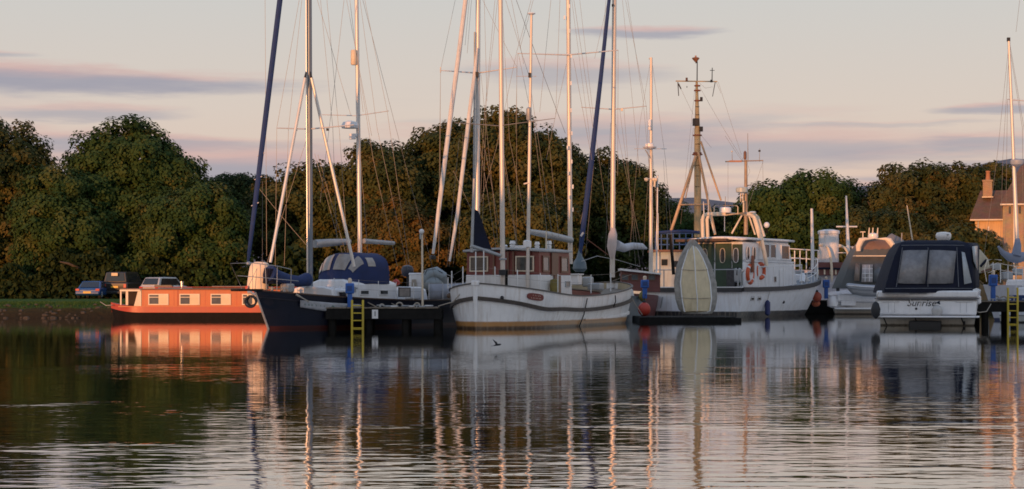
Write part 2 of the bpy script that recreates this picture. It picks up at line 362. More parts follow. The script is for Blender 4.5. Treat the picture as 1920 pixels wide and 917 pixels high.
def tree(name, label, lobes, D, kind, seed, trunk=None, size=.20, dens=1.0, group=None, cat='tree', clump=1.0, bias=0.0, zg=.9, dw=1.0, limbs=()):
    """lobes: (px, py, rx, ry[, dD]) ellipses of the outline, trunk: foot pixel column"""
    g = np.random.default_rng(seed)
    tpx = trunk if trunk is not None else lobes[0][0]
    base = W(tpx, YH, D); base.z = zg-.1; t = thing(name, label, cat, base, 0, group)
    V = []; T = []
    cents = []
    for lb in lobes:
        Dl = D + (lb[4] if len(lb) > 4 else 0); c = np.array(W(lb[0], lb[1], Dl)); r = np.array([lb[2]*Dl/F, (lb[2]+lb[3])/2*Dl/F*dw, lb[3]*Dl/F])
        cents.append((c, r)); area = 4*math.pi*((r[0]*r[1])**1.6/3+(r[0]*r[2])**1.6/3+(r[1]*r[2])**1.6/3)**(1/1.6)
        nc = max(6, int(area/(clump*clump*1.45)))
        d = g.normal(size=(nc, 3)); d /= np.linalg.norm(d, axis=1)[:, None]
        wob = 1+.10*np.sin(d[:, 0]*5+seed)*np.cos(d[:, 2]*6+seed*2)+.06*np.sin(d[:, 0]*13+d[:, 2]*11+seed); rad = (g.uniform(.62, 1.0, nc)*wob + (g.uniform(0, 1, nc) > .88)*.10)[:, None]; cc = c + d*r*rad
        cr = clump*g.uniform(.55, 1.25, nc); keep = cc[:, 2] > zg+.1
        ct = g.normal(.36+bias, .23, nc)  # random tint per clump, spread widened to mimic clump highlights and shading
        for k in range(nc):
            if not keep[k]: continue
            m = int(88*dens*cr[k]**2*(.3/size)**2*1.0)
            if d[k, 1] > .35: m = int(m*.45)            # the far side needs fewer leaves
            q = g.normal(size=(m, 3)); q /= np.linalg.norm(q, axis=1)[:, None]
            pos = cc[k] + q*cr[k]*g.uniform(.35, 1.0, m)[:, None]**.6*np.array([1, 1, .8])
            nr = q*.75 + d[k]*.7 + g.normal(size=(m, 3))*.36 + np.array([0, 0, .25]); nr /= np.linalg.norm(nr, axis=1)[:, None]
            sz = size*g.uniform(.6, 1.35, m); tt = ct[k] + g.normal(0, .09, m)
            v, tt = quads(pos, nr, sz, tt, g); V.append(v); T.append(tt)
        m = int(area*3.6*dens)                            # inner foliage closes the crown
        q = g.normal(size=(m, 3)); q /= np.linalg.norm(q, axis=1)[:, None]; pos = c + q*r*g.uniform(.45, .8, m)[:, None]
        kk = pos[:, 2] > zg+.1; pos = pos[kk]; q = q[kk]; m = len(pos)
        nr = q + g.normal(size=(m, 3))*.4; nr /= np.linalg.norm(nr, axis=1)[:, None]
        v, tt = quads(pos, nr, np.full(m, size*1.9), g.normal(.3+bias, .1, m), g); V.append(v); T.append(tt)
    leaf_object('crown', np.concatenate(V), np.concatenate(T), LM[kind], t, base)
    tb = MB(); rn = random.Random(seed); th = max(c[2] for c, r in cents); wid = max(r[0] for c, r in cents); tr = .10+.05*wid
    top = Vector((base.x + rn.uniform(-.4, .4), base.y, base.z + (th-base.z)*.75))
    tb.tube([base, base.lerp(top, .3)+Vector((rn.uniform(-.2, .2), 0, 0)), base.lerp(top, .65), top], [tr*1.35, tr, tr*.7, tr*.35], 9)
    for c, r in cents:
        for j in range(4):
            s0 = base.lerp(top, rn.uniform(.2, .7)); e0 = Vector((c[0]+rn.uniform(-.7, .7)*r[0], c[1]+rn.uniform(-.6, .6)*r[1], c[2]+rn.uniform(-.3, .7)*r[2]))
            tb.tube([s0, s0.lerp(e0, .5)+Vector((0, 0, -.2)), e0], [tr*.5, tr*.3, .04], 6)
    for lm in limbs: tb.tube([W(x, y, D+dd_) for x, y, dd_ in lm], [.16-.11*k/(len(lm)-1) for k in range(len(lm))], 7)
    tb.build('trunk', m_bark, t, world=True)
    return t
G1 = 'trees behind the moorings'
tree('broadleaf_tree', 'dark tree at the left edge of the picture with browned top', [(10, 330, 88, 92), (-70, 300, 90, 100), (60, 350, 50, 70), (20, 460, 95, 85), (-40, 480, 90, 70)], 140, 'autumn', 11, 10, bias=-.08, group=G1)
tree('broadleaf_tree', 'tallest dense green tree on the left, standing over the parked cars', [(258, 305, 74, 74), (180, 310, 48, 60), (320, 330, 54, 56), (240, 400, 120, 80), (215, 300, 50, 62), (180, 380, 70, 90), (300, 440, 120, 90), (200, 470, 90, 60)], 137, 'green', 12, 250, group=G1)
tree('broadleaf_tree', 'yellowish bushy tree leaning over the blue car', [(105, 370, 70, 62), (70, 420, 45, 70), (130, 440, 95, 90), (75, 480, 50, 55)], 133, 'green', 13, 185, bias=.14, limbs=(((165, 515, -3.5), (148, 503, -4.2), (128, 494, -4.6), (112, 491, -4.8)), ((186, 555, -3), (184, 530, -3.4), (172, 505, -3.8), (150, 485, -4))), group=G1, clump=.85, size=.18)
tree('broadleaf_tree', 'low spreading olive green tree behind the white car and narrowboat', [(390, 400, 68, 60), (330, 430, 75, 80), (425, 450, 45, 70), (380, 490, 90, 50), (290, 490, 60, 45)], 131, 'green', 14, 370, bias=.08, group=G1, clump=.85, size=.18)
tree('broadleaf_tree', 'distant dark tree on the skyline left of the blue furled sail', [(420, 372, 60, 48), (470, 370, 45, 44), (380, 380, 40, 44), (430, 420, 80, 60), (500, 380, 40, 45)], 170, 'dark', 15, 430, group=G1)
tree('broadleaf_tree', 'bronze green tree behind the navy ketch foremast', [(560, 370, 60, 62), (520, 395, 50, 60), (600, 355, 48, 56), (560, 450, 95, 80), (620, 470, 60, 60)], 139, 'autumn', 16, 560, group=G1)
tree('broadleaf_tree', 'ragged tree with orange patches behind the grey ketch booms', [(690, 340, 62, 68), (640, 370, 48, 62), (735, 350, 55, 75), (690, 430, 80, 80), (700, 480, 70, 50)], 137, 'autumn', 17, 690, bias=.05, group=G1)
tree('broadleaf_tree', 'low rusty orange tree behind the lamp post on the pontoon', [(745, 430, 55, 60), (700, 465, 45, 50), (790, 460, 50, 50), (740, 500, 90, 40)], 131, 'rusty', 18, 745, bias=.12, group=G1, clump=.8, size=.175)
tree('broadleaf_tree', 'broad tree with stepped left shoulder, left half of the largest crown', [(830, 300, 68, 62), (780, 340, 58, 66), (850, 370, 90, 100), (800, 430, 70, 80)], 141, 'autumn', 19, 820, bias=.02, group=G1)
tree('broadleaf_tree', 'largest domed tree behind the white ketch masts', [(935, 280, 105, 78), (1000, 305, 78, 68), (880, 290, 78, 68), (960, 400, 130, 110), (1060, 370, 60, 80), (1040, 330, 55, 60), (920, 490, 150, 60)], 144, 'autumn', 20, 950, bias=.02, group=G1)
tree('broadleaf_tree', 'golden lower tree in front of the largest dome, behind the white ketch wheelhouse', [(980, 420, 70, 62), (910, 440, 60, 60), (1040, 440, 50, 60), (960, 480, 110, 50)], 132, 'autumn', 21, 980, bias=.10, group=G1, clump=.85, size=.18)
tree('broadleaf_tree', 'dark green tree behind the furled blue sail and pink sail cover', [(1150, 350, 60, 66), (1100, 365, 42, 60), (1200, 370, 48, 60), (1150, 430, 90, 80), (1215, 440, 50, 70)], 146, 'dark', 22, 1150, bias=.1, group=G1)
tree('broadleaf_tree', 'small far tree left of the tripod ship mast', [(1255, 420, 40, 42), (1290, 425, 40, 36), (1240, 465, 50, 50)], 165, 'green', 23, 1260, bias=.05, group=G1)
tree('broadleaf_tree', 'small far tree beyond the pilot boat radar arch', [(1350, 430, 52, 40), (1400, 430, 40, 42), (1340, 470, 80, 45)], 172, 'dark', 24, 1350, bias=.15, group=G1)
tree('broadleaf_tree', 'rounded dark tree right of the pilot boat', [(1470, 385, 62, 50), (1540, 370, 68, 48), (1430, 400, 45, 50), (1500, 440, 110, 70), (1590, 400, 36, 56)], 150, 'green', 25, 1500, bias=-.03, group=G1)
tree('broadleaf_tree', 'wide bronze tree left of the house chimney', [(1720, 360, 80, 52), (1660, 395, 62, 52), (1780, 365, 62, 56), (1830, 375, 45, 62), (1700, 440, 120, 70), (1780, 450, 90, 60)], 148, 'autumn', 26, 1720, bias=.0, group=G1)
tree('broadleaf_tree', 'lighter green tree behind the cross masts and motor cruisers', [(1625, 440, 62, 44), (1680, 450, 60, 50), (1580, 470, 40, 40), (1640, 490, 100, 45)], 139, 'autumn', 27, 1630, bias=.03, group=G1, clump=.8, size=.18)
tree('bush', 'rough bush growing against the house wall at the right', [(1780, 465, 60, 42), (1830, 475, 42, 42), (1855, 490, 28, 40), (1740, 490, 50, 36)], 132, 'autumn', 28, 1790, bias=0, group=None, cat='bush', clump=.7, size=.22)
tree('broadleaf_tree', 'wispy tree top just behind the house chimney', [(1862, 318, 16, 14), (1850, 345, 30, 30), (1880, 340, 32, 30)], 158, 'autumn', 29, 1862, group=G1, clump=.7)
# hedge and scrub along the far bank, so that no gap shows under the crowns
g = np.random.default_rng(77); n = 60000; px = g.uniform(-420, 2300, n); x = (px-960)*134/F
yy = np.interp(x, ex, ey) + 33 + g.normal(0, .7, n); yy = np.maximum(yy, 128.5) + g.uniform(0, 1.2, n)
top = 2.6 + 1.5*(np.sin(x*.37)+np.sin(x*.83+2)+np.sin(x*1.9))*.35
pos = np.stack([x, yy, .8 + top*g.uniform(0, 1, n)**.8], 1); nr = g.normal(size=(n, 3)) + np.array([0, -.7, .3]); nr /= np.linalg.norm(nr, axis=1)[:, None]
v, tt = quads(pos, nr, g.uniform(.22, .42, n), g.normal(.3, .16, n), g)
o = leaf_object('scrub', v, tt, LM['dark'], None, (0, 0, 0)); o['kind'] = 'stuff'
# grass tufts on the bank
n = 26000; x = g.uniform(-46, -9, n); dyy = g.uniform(.7, 7, n)**1.0; y = np.interp(x, ex, ey) + dyy; z = np.interp(dyy, [q[0] for q in prof], [q[1] for q in prof])
hgt = g.uniform(.05, .16, n); aa = g.uniform(0, math.pi, n); w = .015
c0 = np.stack([x, y, z], 1); d = np.stack([np.cos(aa)*w, np.sin(aa)*w, 0*aa], 1); up = np.stack([g.normal(0, .04, n), g.normal(0, .04, n), hgt], 1)
v = np.stack([c0-d, c0+d, c0+d*.3+up, c0-d*.3+up], 1).reshape(-1, 3)
m_grass = leafmat('grass_blades', [(.03, .06, .012), (.045, .10, .02), (.07, .12, .03), (.11, .12, .04)])
o = leaf_object('grass', v, g.normal(.4, .2, n), m_grass, None, (0, 0, 0)); o['kind'] = 'stuff'
# ---------------------------------------------------------------- hull builder
def make_hull(L, B, sheer, sm=.5, p=2.0, q=2.0, tw=0.0, rakeA=.3, rakeB=.1, flare=.25, zb=-.35, tumble=0.0):
    """local frame: x along the boat from end A, y to its left, z up. Returns P(s, v, side)"""
    def shape(s):
        if s < sm: return max(0.0, 1-(1-s/sm)**p)
        return 1-((s-sm)/(1-sm))**q*(1-tw)
    def P(s, v, side, off=0.0):
        b = B/2*shape(s)*(1-flare*v**1.6) + .004 + off
        return Vector((s*L + rakeA*v*(1-s)**4 - rakeB*v*s**4, side*b, sheer(s)*(1-v)+zb*v))
    return P
def hull_mesh(t, P, m, n=44, nv=9, transom=True, name='hull', **k):
    mb = MB()
    for side in (1, -1): mb.grid([[P(i/n, j/nv, side) for i in range(n+1)] for j in range(nv+1)])
    if transom: mb.grid([[P(1, j/nv, 1), P(1, j/nv, -1)] for j in range(nv+1)])
    return mb.build(name, m, t, **k)
def deck_mesh(t, P, m, drop=.25, n=44, s0=0.0, s1=1.0, sheer=None, name='deck'):
    rows = []
    for i in range(n+1):
        s = s0+(s1-s0)*i/n; zz = P(s, 0, 1).z
        a = P(s, min(1, drop/(zz+.35)), 1, -.015); b = P(s, min(1, drop/(zz+.35)), -1, -.015)
        if a.y < b.y: a.y = b.y = 0
        rows.append([a, Vector((a.x, 0, a.z+.04)), b])
    return MB().grid(rows).build(name, m, t)
def hull_line(P, zf, side, s0, s1, n=30, off=.03, zb=-.35):
    out = []
    for i in range(n+1):
        s = s0+(s1-s0)*i/n; sh = P(s, 0, 1).z; v = (sh-zf(s))/(sh-zb); out.append(P(s, v, side, off))
    return out
def s_at(t, P, px, side, z, zb=-.35):
    M = rootm(t); best = None
    for i in range(401):
        s = i/400; sh = P(s, 0, 1).z; q = P(s, max(0, (sh-z)/(sh-zb)), side, .0); w = M @ q; d = abs(960+w.x/w.y*F-px)
        if best is None or d < best[0]: best = (d, s)
    return best[1]
def window(t, c, u, w, h, fm, gm, fw=.05, depth=.04, name='window', up=(0, 0, 1), bars=0, world=False, label=None):
    c = Vector(c); u = Vector(u).normalized(); up = Vector(up).normalized(); nrm = u.cross(up).normalized()
    def bar(mb, p, q, a):
        d = (q-p); l = d.length; d.normalize(); s = nrm.cross(d).normalized()
        mb.prism([p+s*a/2-nrm*depth/2, p-s*a/2-nrm*depth/2, p-s*a/2+nrm*depth/2, p+s*a/2+nrm*depth/2], d*l)
    A = [c-u*w/2-up*h/2, c+u*w/2-up*h/2, c+u*w/2+up*h/2, c-u*w/2+up*h/2]; mb = MB()
    bar(mb, A[0]-u*fw/2, A[1]+u*fw/2, fw); bar(mb, A[3]-u*fw/2, A[2]+u*fw/2, fw); bar(mb, A[0]+up*fw/2, A[3]-up*fw/2, fw*.99); bar(mb, A[1]+up*fw/2, A[2]-up*fw/2, fw*.99)
    for i in range(bars): bar(mb, A[0].lerp(A[3], (i+1)/(bars+1))+u*fw/2, A[1].lerp(A[2], (i+1)/(bars+1))-u*fw/2, fw*.6)
    o = mb.build(name, fm, t, world=world, label=label)
    MB().prism([q - nrm*.006 for q in A], nrm*.012).build('pane', gm, o, world=world)
    return o
def text_part(t, s, size, m, M, name='lettering', italic=0.0, world=False, ext=.004):
    cu = bpy.data.curves.new('lettering', 'FONT'); cu.body = s; cu.size = size; cu.shear = italic; cu.extrude = ext; cu.align_x = 'CENTER'; cu.align_y = 'CENTER'; cu.resolution_u = 3
    o = bpy.data.objects.new('lettering', cu); C.objects.link(o); bpy.context.view_layer.update()
    me = bpy.data.meshes.new_from_object(o.evaluated_get(bpy.context.evaluated_depsgraph_get())); bpy.data.objects.remove(o)
    me.transform(M)
    if world: me.transform(rootm(t).inverted())
    me.materials.clear(); me.materials.append(m); q = bpy.data.objects.new(name, me); C.objects.link(q); q.parent = t; return q
def face_cam(c, rz=0.0): return Matrix.Translation(c) @ Matrix.Rotation(rz, 4, 'Z') @ Matrix.Rotation(R(90), 4, 'X')
def posts(t, bases, h, m, r=.02, name='stanchion', r1=None):
    for b in bases: MB().tube([b, Vector(b)+Vector((0, 0, h))], [r, r1 or r], 6).build(name, m, t)
# ---------------------------------------------------------------- narrowboat
D = 93.0
m_nred = mat('narrowboat_red_paint', (.50, .12, .035), .42, var=.12, scale=1.2, streak=.32, coat=.2)
m_nband = mat('narrowboat_gunwale_red', (.42, .06, .03), .42, var=.1, scale=1.2, streak=.15)
m_nhull = mat('blacked_steel_hull', (.010, .008, .007), .7, spec=.1, var=.4, scale=3)
m_flat_cream = mat('flat_cream', (.72, .58, .38), .8, var=.08)
m_pane = mat('grey_window_glass', (.10, .11, .12), .15, var=.1)
t = thing('narrowboat', 'long orange red narrowboat moored by the grass bank under the trees', 'narrowboat', (W(370, 598, D).x, D, 0))
def nx(px): return (px-960)*D/F
def nz(py): return H+(YH-py)*D/F
prof_y = []
hb = MB(); bw_ = 1.05
for lo, hi, m_, nm, e in ((-.3, nz(586), m_nhull, 'hull', 0), (nz(586), nz(575), m_nband, 'gunwale_band', .04)):
    mb = MB(); rows = []
    for i in range(31):
        q = i/30; x = nx(200) + (nx(560)-nx(200))*q; b = bw_*min(1, (1-(1-min(1, q*6))**2.2)) + e + .02
        up = .22*(1-min(1, q*6))**1.7
        rows.append([(x+(0 if nm != 'hull' else .25*(1-min(1, q*6))), D+bw_-b, lo+up*(1 if nm != 'hull' else 0)), (x, D+bw_-b, hi+up), (x, D+bw_+b, hi+up), (x+(0 if nm != 'hull' else .25*(1-min(1, q*6))), D+bw_+b, lo)])
    mb.grid(rows).build(nm, m_, t, world=True)
MB().box(((nx(262)+nx(556))/2, D+bw_, (nz(575.5)+nz(543))/2+.0), (nx(556)-nx(262), 1.76, nz(543)-nz(575.5))).build('cabin', m_nred, t, world=True, bevel=.03)
MB().prism([(nx(250), D+.12, nz(575)), (nx(264), D+.12, nz(575)), (nx(264), D+.12, nz(543.6)), (nx(258), D+.12, nz(543.6))], (0, 1.84, 0)).build('bulkhead', m_cream, t, world=True)
MB().box(((nx(224)+nx(560))/2, D+bw_, nz(542)), (nx(560)-nx(224), 1.92, .07)).build('roof', mat('faded_roof_paint', (.16, .10, .08), .6, var=.2), t, world=True, bevel=.02)
MB().box(((nx(224)+nx(262))/2, D+bw_, nz(544.6)), (nx(262)-nx(224), 1.95, .09)).build('porch_lintel', m_cream, t, world=True)
for px in (225.5, 237): MB().box((nx(px), D+.15, (nz(572)+nz(546))/2), (.07 if px < 230 else .12, .07, nz(546)-nz(572))).build('porch_post', m_cream, t, world=True)
MB().box(((nx(226)+nx(250))/2, D+1.7, (nz(574)+nz(546))/2), (nx(250)-nx(226), .05, nz(546)-nz(574))).build('porch_shade_sheet', mat('painted_porch_shade', (.03, .022, .018), .8), t, world=True)  # dark sheet stands in for the shade inside the open porch
for px in (296, 354.5, 413, 472):
    w = nx(px+18)-nx(px-18); c = Vector((nx(px), D+bw_-.905, (nz(552)+nz(571))/2)); hh = nz(552)-nz(571)
    o = window(t, c, (1, 0, 0), w, hh, m_cream, m_pane, .055, world=True)
    MB().box((c.x+w*.25, c.y-.012, c.z-.0), (w*.48, .01, hh*.96)).build('cream_half_pane', m_flat_cream, o, world=True)  # cream panel over the right half of each pane
    MB().box((c.x, c.y-.02, c.z+hh*.22), (w*.97, .02, .035)).build('glazing_bar', m_cream, o, world=True)
MB().lathe((nx(334), D+bw_, nz(543)), [(.075, 0), (.075, .36), (.1, .37), (.1, .42)], 12).build('chimney', m_chrome, t, world=True)
for px in (372, 383, 415, 447): MB().lathe((nx(px), D+bw_, nz(541.6)+.02), [(.11, 0), (.11, .05), (.04, .1)], 10).build('roof_vent', m_black, t, world=True)
MB().box((nx(332), D+bw_-.9, (nz(575)+nz(543.5))/2), (.035, .02, nz(543.5)-nz(575))).build('drain_pipe', m_nband, t, world=True)
for px in (268, 325, 384, 443, 500): MB().box((nx(px), D+bw_-.882, (nz(574)+nz(544))/2), (.018, .012, nz(545)-nz(574))).build('panel_seam', m_nband, t, world=True)
MB().tube([(nx(262), D+bw_-.8, nz(541)+.07), (nx(556), D+bw_-.8, nz(541)+.07)], .018, 6).build('handrail', m_nband, t, world=True)
MB().box((nx(464), D+bw_-.92, nz(556)), (.08, .06, .3)).build('cabin_lamp', m_flat_cream, t, world=True)
MB().sweep([(nx(222), D-.03, nz(575.5)+.02), (nx(560), D-.03, nz(575.5)+.02)], .05, .05).build('rubbing_strake', m_nred, t, world=True)
for a_, b_, d1 in (((210, 572), (188, 566), 95.6), ((500, 574), (520, 560), 95.8)): MB().tube([W(a_[0], a_[1], D+.4), W((a_[0]+b_[0])/2, (a_[1]+b_[1])/2+4, D+1.5), W(b_[0], b_[1], d1)], .02, 5).build('mooring_rope', m_rope, t, world=True)
MB().box((nx(300), D+bw_, nz(541)+.12), (.9, .5, .12)).build('roof_box', m_teak, t, world=True); MB().tube([(nx(390), D+bw_+.2, nz(541)+.1), (nx(470), D+bw_+.2, nz(541)+.1)], .035, 6).build('boat_pole', m_teak, t, world=True)
# ---------------------------------------------------------------- parked cars (seen from behind)
def car(label, px0, px1, pyb, D, hgt, L, m, kind, rz=0.0, name='parked_car', z0=None):
    w = (px1-px0)*D/F; c = W((px0+px1)/2, pyb, D); z0 = c.z if z0 is None else z0
    t = thing(name, label, 'car', (c.x, D, z0), rz, 'cars parked on the grass')
    belt = hgt*.60; gy = L
    if kind == 'suv': g = [(.05, belt), (.16, hgt*.97), (.5, hgt), (L*.52, hgt), (L*.66, belt)]; b = [(0, .38), (.0, belt), (L*.66, belt+.02), (L-.1, belt*.92), (L, .45), (L-.05, .3), (.05, .3)]
    elif kind == 'coupe': g = [(.45, belt), (1.15, hgt*.97), (1.5, hgt), (2.1, hgt*.98), (2.95, belt)]; b = [(0, .36), (.04, belt*.96), (.5, belt+.03), (3.0, belt), (L-.3, belt*.78), (L, .42), (L-.05, .24), (.05, .24)]
    else: g = [(.08, belt), (.42, hgt*.97), (.8, hgt), (L*.55, hgt), (L*.70, belt)]; b = [(0, .36), (.02, belt), (L*.7, belt+.02), (L-.25, belt*.85), (L, .42), (L-.05, .26), (.05, .26)]
    MB().prism([(-w/2, y, z) for y, z in b], (w, 0, 0)).build('body', m, t, bevel=.09)
    # cabin, narrower at the roof
    mb = MB(); n = len(g); vs = []
    for sx in (-1, 1):
        for y, z in g: k = .93 - .17*(z-belt)/(hgt-belt); vs.append((sx*w/2*k, y, z-.01))
    mb.add(vs, [tuple(range(n))[::-1], tuple(range(n, 2*n))] + [(i, (i+1) % n, n+(i+1) % n, n+i) for i in range(n)]); mb.build('roof', m, t, bevel=.05)
    def quad(pts, nm, mm_, push): MB().prism([Vector(p) for p in pts], push).build(nm, mm_, t)
    (ya, za), (yb, zb) = g[0], g[1]; f = lambda k, sx, y0=ya, z0_=za, y1=yb, z1=zb: Vector((sx*w/2*(.93-.17*((z0_+(z1-z0_)*k)-belt)/(hgt-belt)), y0+(y1-y0)*k-.015, z0_+(z1-z0_)*k))
    quad([f(.12, -.86), f(.12, .86), f(.9, .86), f(.9, -.86)], 'rear_window', m_glass, (0, -.01, .004))
    for sx in (-1, 1):
        pts = []
        for y, z, k in ((g[0][0]+.28, belt+.05, 0), (g[1][0]+.22, hgt*.93, 1), (g[3][0]-.02, hgt*.93, 1), (g[4][0]-.28, belt+.05, 0)): pts.append((sx*(w/2*(.93-.17*(z-belt)/(hgt-belt))+.004), y, z-.01))
        quad(pts, 'side_window', m_glass, (sx*.012, 0, 0))
        lz = belt*.84 if kind != 'suv' else belt*.78
        MB().box((sx*w*.41, -.01, lz), (w*(.16 if kind != 'suv' else .11), .06, .15 if kind != 'suv' else .26)).build('tail_light', mat('tail_light_red', (.45, .02, .02), .25, coat=.5), t, bevel=.015)
        for y in (L*.17, L*.82):
            wo_ = MB().lathe((0, 0, 0), [(.2, -.1), (.31, -.1), (.33, -.06), (.33, .06), (.31, .1), (.2, .1)], 18)
            wo_.v = [(sx*(w/2-.12)+q[2], y+q[0], .33+q[1]) for q in wo_.v]; wl_ = wo_.build('wheel', m_black, t)
            MB().tube([(sx*(w/2-.02), y, .33), (sx*(w/2+.005), y, .33)], .19, 12).build('hubcap', m_galv, wl_)
    MB().box((0, -.06, .42), (w*.96, .16, .2)).build('bumper', mat('dark_bumper_plastic', (.03, .03, .03), .6) if kind == 'suv' else m, t, bevel=.05)
    MB().box((0, -.03 if kind != 'coupe' else -.15, belt*.72 if kind != 'coupe' else .46), (.52, .02, .13)).build('number_plate', mat('yellow_number_plate', (.62, .40, .05), .4), t)
    for sx in (-1, 1): MB().box((sx*(w/2+.08), L*.6, belt+.1), (.17, .1, .13)).build('wing_mirror', m, t, bevel=.03)
    return t
car('low bright blue sports car parked left of the dark off roader', 141, 187, 561, 122, 1.25, 4.0, mat('car_paint_blue', (.012, .07, .24), .25, var=.03, coat=.8), 'coupe')
o = car('tall dark off roader with a cream notice in its rear window', 190, 240, 560, 124, 1.86, 4.3, mat('car_paint_dark', (.035, .028, .026), .35, var=.08, coat=.5), 'suv', R(-12))
MB().box((.0, -.02, 1.66), (.46, .02, .2)).build('window_notice', m_flat_cream, o)
car('silver white estate car half hidden behind the narrowboat roof', 258, 300, 560, 118, 1.42, 4.4, mat('car_paint_silver', (.55, .53, .52), .3, .2, var=.04, coat=.6), 'estate', R(-22))
# ---------------------------------------------------------------- pontoons, ladders, pedestals
def pontoon(label, px0, px1, D, z, deep, pile_px, thick=.5):
    a = (px0-960)*D/F; b = (px1-960)*D/F; t = thing('pontoon', label, 'pontoon', ((a+b)/2, D, 0))
    w = b-a; MB().box((0, .06, z-.04-thick/2), (w, .12, thick)).build('fascia_beam', m_dark, t, bevel=.015)
    MB().box((0, deep-.06, z-.04-thick/2), (w, .12, thick)).build('fascia_beam', m_dark, t)
    MB().box((0, deep/2, z-.30), (w*.98, deep-.24, .18)).build('float_deck', m_dark, t)
    n = int(w/.16); me = None
    for i in range(n):
        x = -w/2+.08+i*.16
        if me is None: o = MB().box((0, deep/2, 0), (.145, deep+.06, .045)).build('plank', m_teak, t); me = o.data
        else: o = bpy.data.objects.new('plank', me); C.objects.link(o); o.parent = t
        o.location = (x, 0, z-.015+.004*((i*7) % 3))
    for px in pile_px:
        x = (px-960)*D/F-(a+b)/2
        for y in (.3, deep-.4): MB().lathe((x, y, -1.2), [(.15, 0), (.16, 1.2), (.15, z+.9)], 12).build('pile', m_dark, t)
    for k in range(int(w/1.4)):
        x = -w/2+.7+k*1.4; mb = MB().tube([(x, .12, z), (x, .12, z+.08)], .03, 6); mb.tube([(x-.14, .12, z+.09), (x+.14, .12, z+.09)], [.018, .018], 6); mb.build('cleat', m_galv, t)
    return t
p1 = pontoon('dark pontoon with numbered sign, between the navy ketch and the white ketch', 610, 828, 69.6, .80, 2.0, (622, 690, 760, 820), .42)
p2 = pontoon('dark pontoon at the right edge beside the white cruiser', 1832, 1990, 77.5, 1.0, 2.2, (1850, 1905, 1960), .42)
def ladder(label, pxl, pxr, pyt, D):
    a = W(pxl, pyt, D); b = W(pxr, pyt, D); t = thing('ladder', label, 'ladder', ((a.x+b.x)/2, D, 0), 0, 'yellow pontoon ladders')
    m = mat('yellow_ladder_paint', (.55, .40, .03), .5, var=.12, streak=.3); hw = (b.x-a.x)/2
    for s in (-1, 1): MB().tube([(s*hw, .0, -.5), (s*hw, 0, a.z-.1), (s*hw, .04, a.z)], .045, 8).build('rail', m, t)
    z = .02; 
    while z < a.z-.2: MB().tube([(-hw, 0, z), (hw, 0, z)], .024, 6).build('rung', m, t); z += .285
    return t
ladder('yellow ladder hung on the pontoon beside the numbered sign', 660, 680.5, 563, 69.4)
ladder('yellow ladder at the right edge of the picture', 1890, 1908, 540, 77.3)
def pedestal(label, px, pyt, pyb, D, wpx=16):
    a = W(px, pyt, D); b = W(px, pyb, D); t = thing('service_pedestal', label, 'power pedestal', (a.x, D, b.z), 0, 'blue service pedestals'); h = a.z-b.z; w = wpx*D/F
    m = mat('blue_plastic', (.02, .11, .42), .45, var=.1)
    MB().box((0, 0, h*.3), (w*.55, w*.5, h*.6)).build('post', m, t, bevel=.02); hd = MB().box((0, 0, h*.77), (w, w*.8, h*.42)).build('head', m, t, bevel=.04)
    MB().box((0, -w*.41, h*.77), (w*.6, .02, h*.2)).build('socket_cover', mat('dark_blue_plastic', (.01, .05, .2), .4), hd)
    MB().lathe((0, 0, h*.98), [(w*.22, 0), (w*.24, .14), (w*.12, .2)], 10).build('lamp', mat('lamp_diffuser', (.7, .55, .4), .3), t)
    return t
pedestal('blue service pedestal on the pontoon beside the left yellow ladder', 656, 530, 577, 70.2, 16)
pedestal('blue service pedestal on the right edge pontoon', 1862, 514, 565, 78.4, 15)
pedestal('small blue service pedestal between the white ketch and the pilot boat', 1209, 524, 560, 90, 15)
pedestal('small blue service pedestal between the pilot boat bow and the grey canopied cruiser', 1549, 524, 560, 112, 12)
t = thing('sign', 'small white sign with the number 1 on the pontoon edge', 'sign', W(703, 600, 69.45)); 
MB().box((W(703, 590, 69.5).x, 69.54, W(0, 589, 69.5).z), (.23, .025, .34)).build('plate', m_white, t, world=True)
text_part(t, '1', .26, m_black, face_cam(W(703.2, 588.8, 69.51)), world=True)
t = thing('lamp_post', 'slim lamp post with a white globe lamp standing on the pontoon', 'lamp post', W(792, 577, 71)); zt = W(0, 432, 71)
spar(t, 'pole', (792.5, 577), (791.5, 440), .045, .035, m_cream, 71); spar(t, 'lamp_arm', (791.5, 442), (789.5, 432), .03, .05, m_galv, 71)
MB().ball(W(790.5, 434, 71), .10).build('lamp_globe', m_white, t, world=True); MB().box(W(788.5, 442, 71), (.07, .1, .26)).build('lamp_hood', m_galv, t, world=True)
# ---------------------------------------------------------------- navy ketch
m_nh = mat('navy_hull_paint', (.01, .012, .03), .36, bands=[(-1, (.05, .012, .01)), (.10, (.06, .014, .01)), (.13, (.008, .010, .022))], var=.2, scale=1.5, streak=.05, spec=.25, dirt=(.06, .06, .06))
t = NK = thing('ketch', 'navy blue hulled ketch with a rounded blue canopy, moored beside the narrowboat', 'sailing boat', (-9.62, 67.9, 0), R(58), 'sailing boats on the moorings')
P = make_hull(14.2, 4.1, lambda s: 1.47-1.4*s+1.15*s*s, .5, 1.75, 2.2, .45, 1.0, .2, .22)
NP = P; hull_mesh(t, P, m_nh); deck_mesh(t, P, m_teak, .12)
for sd_ in (1, -1): MB().sweep([P(i/40, 0, sd_, .0)+Vector((0, 0, .015)) for i in range(41)], .09, .05).build('toe_rail', mat('varnished_rail', (.06, .03, .02), .4), t)
MB().sweep(hull_line(P, lambda s: P(s, 0, 1).z-.26, -1, .0, 1), .035, .05).build('rubbing_strake', m_nh, t)
MB().tube([P(0, v, 1)+Vector((-.03, 0, 0)) for v in (0, .2, .4, .6, .8, 1)], .045, 8).build('stem_band', m_galv, t)
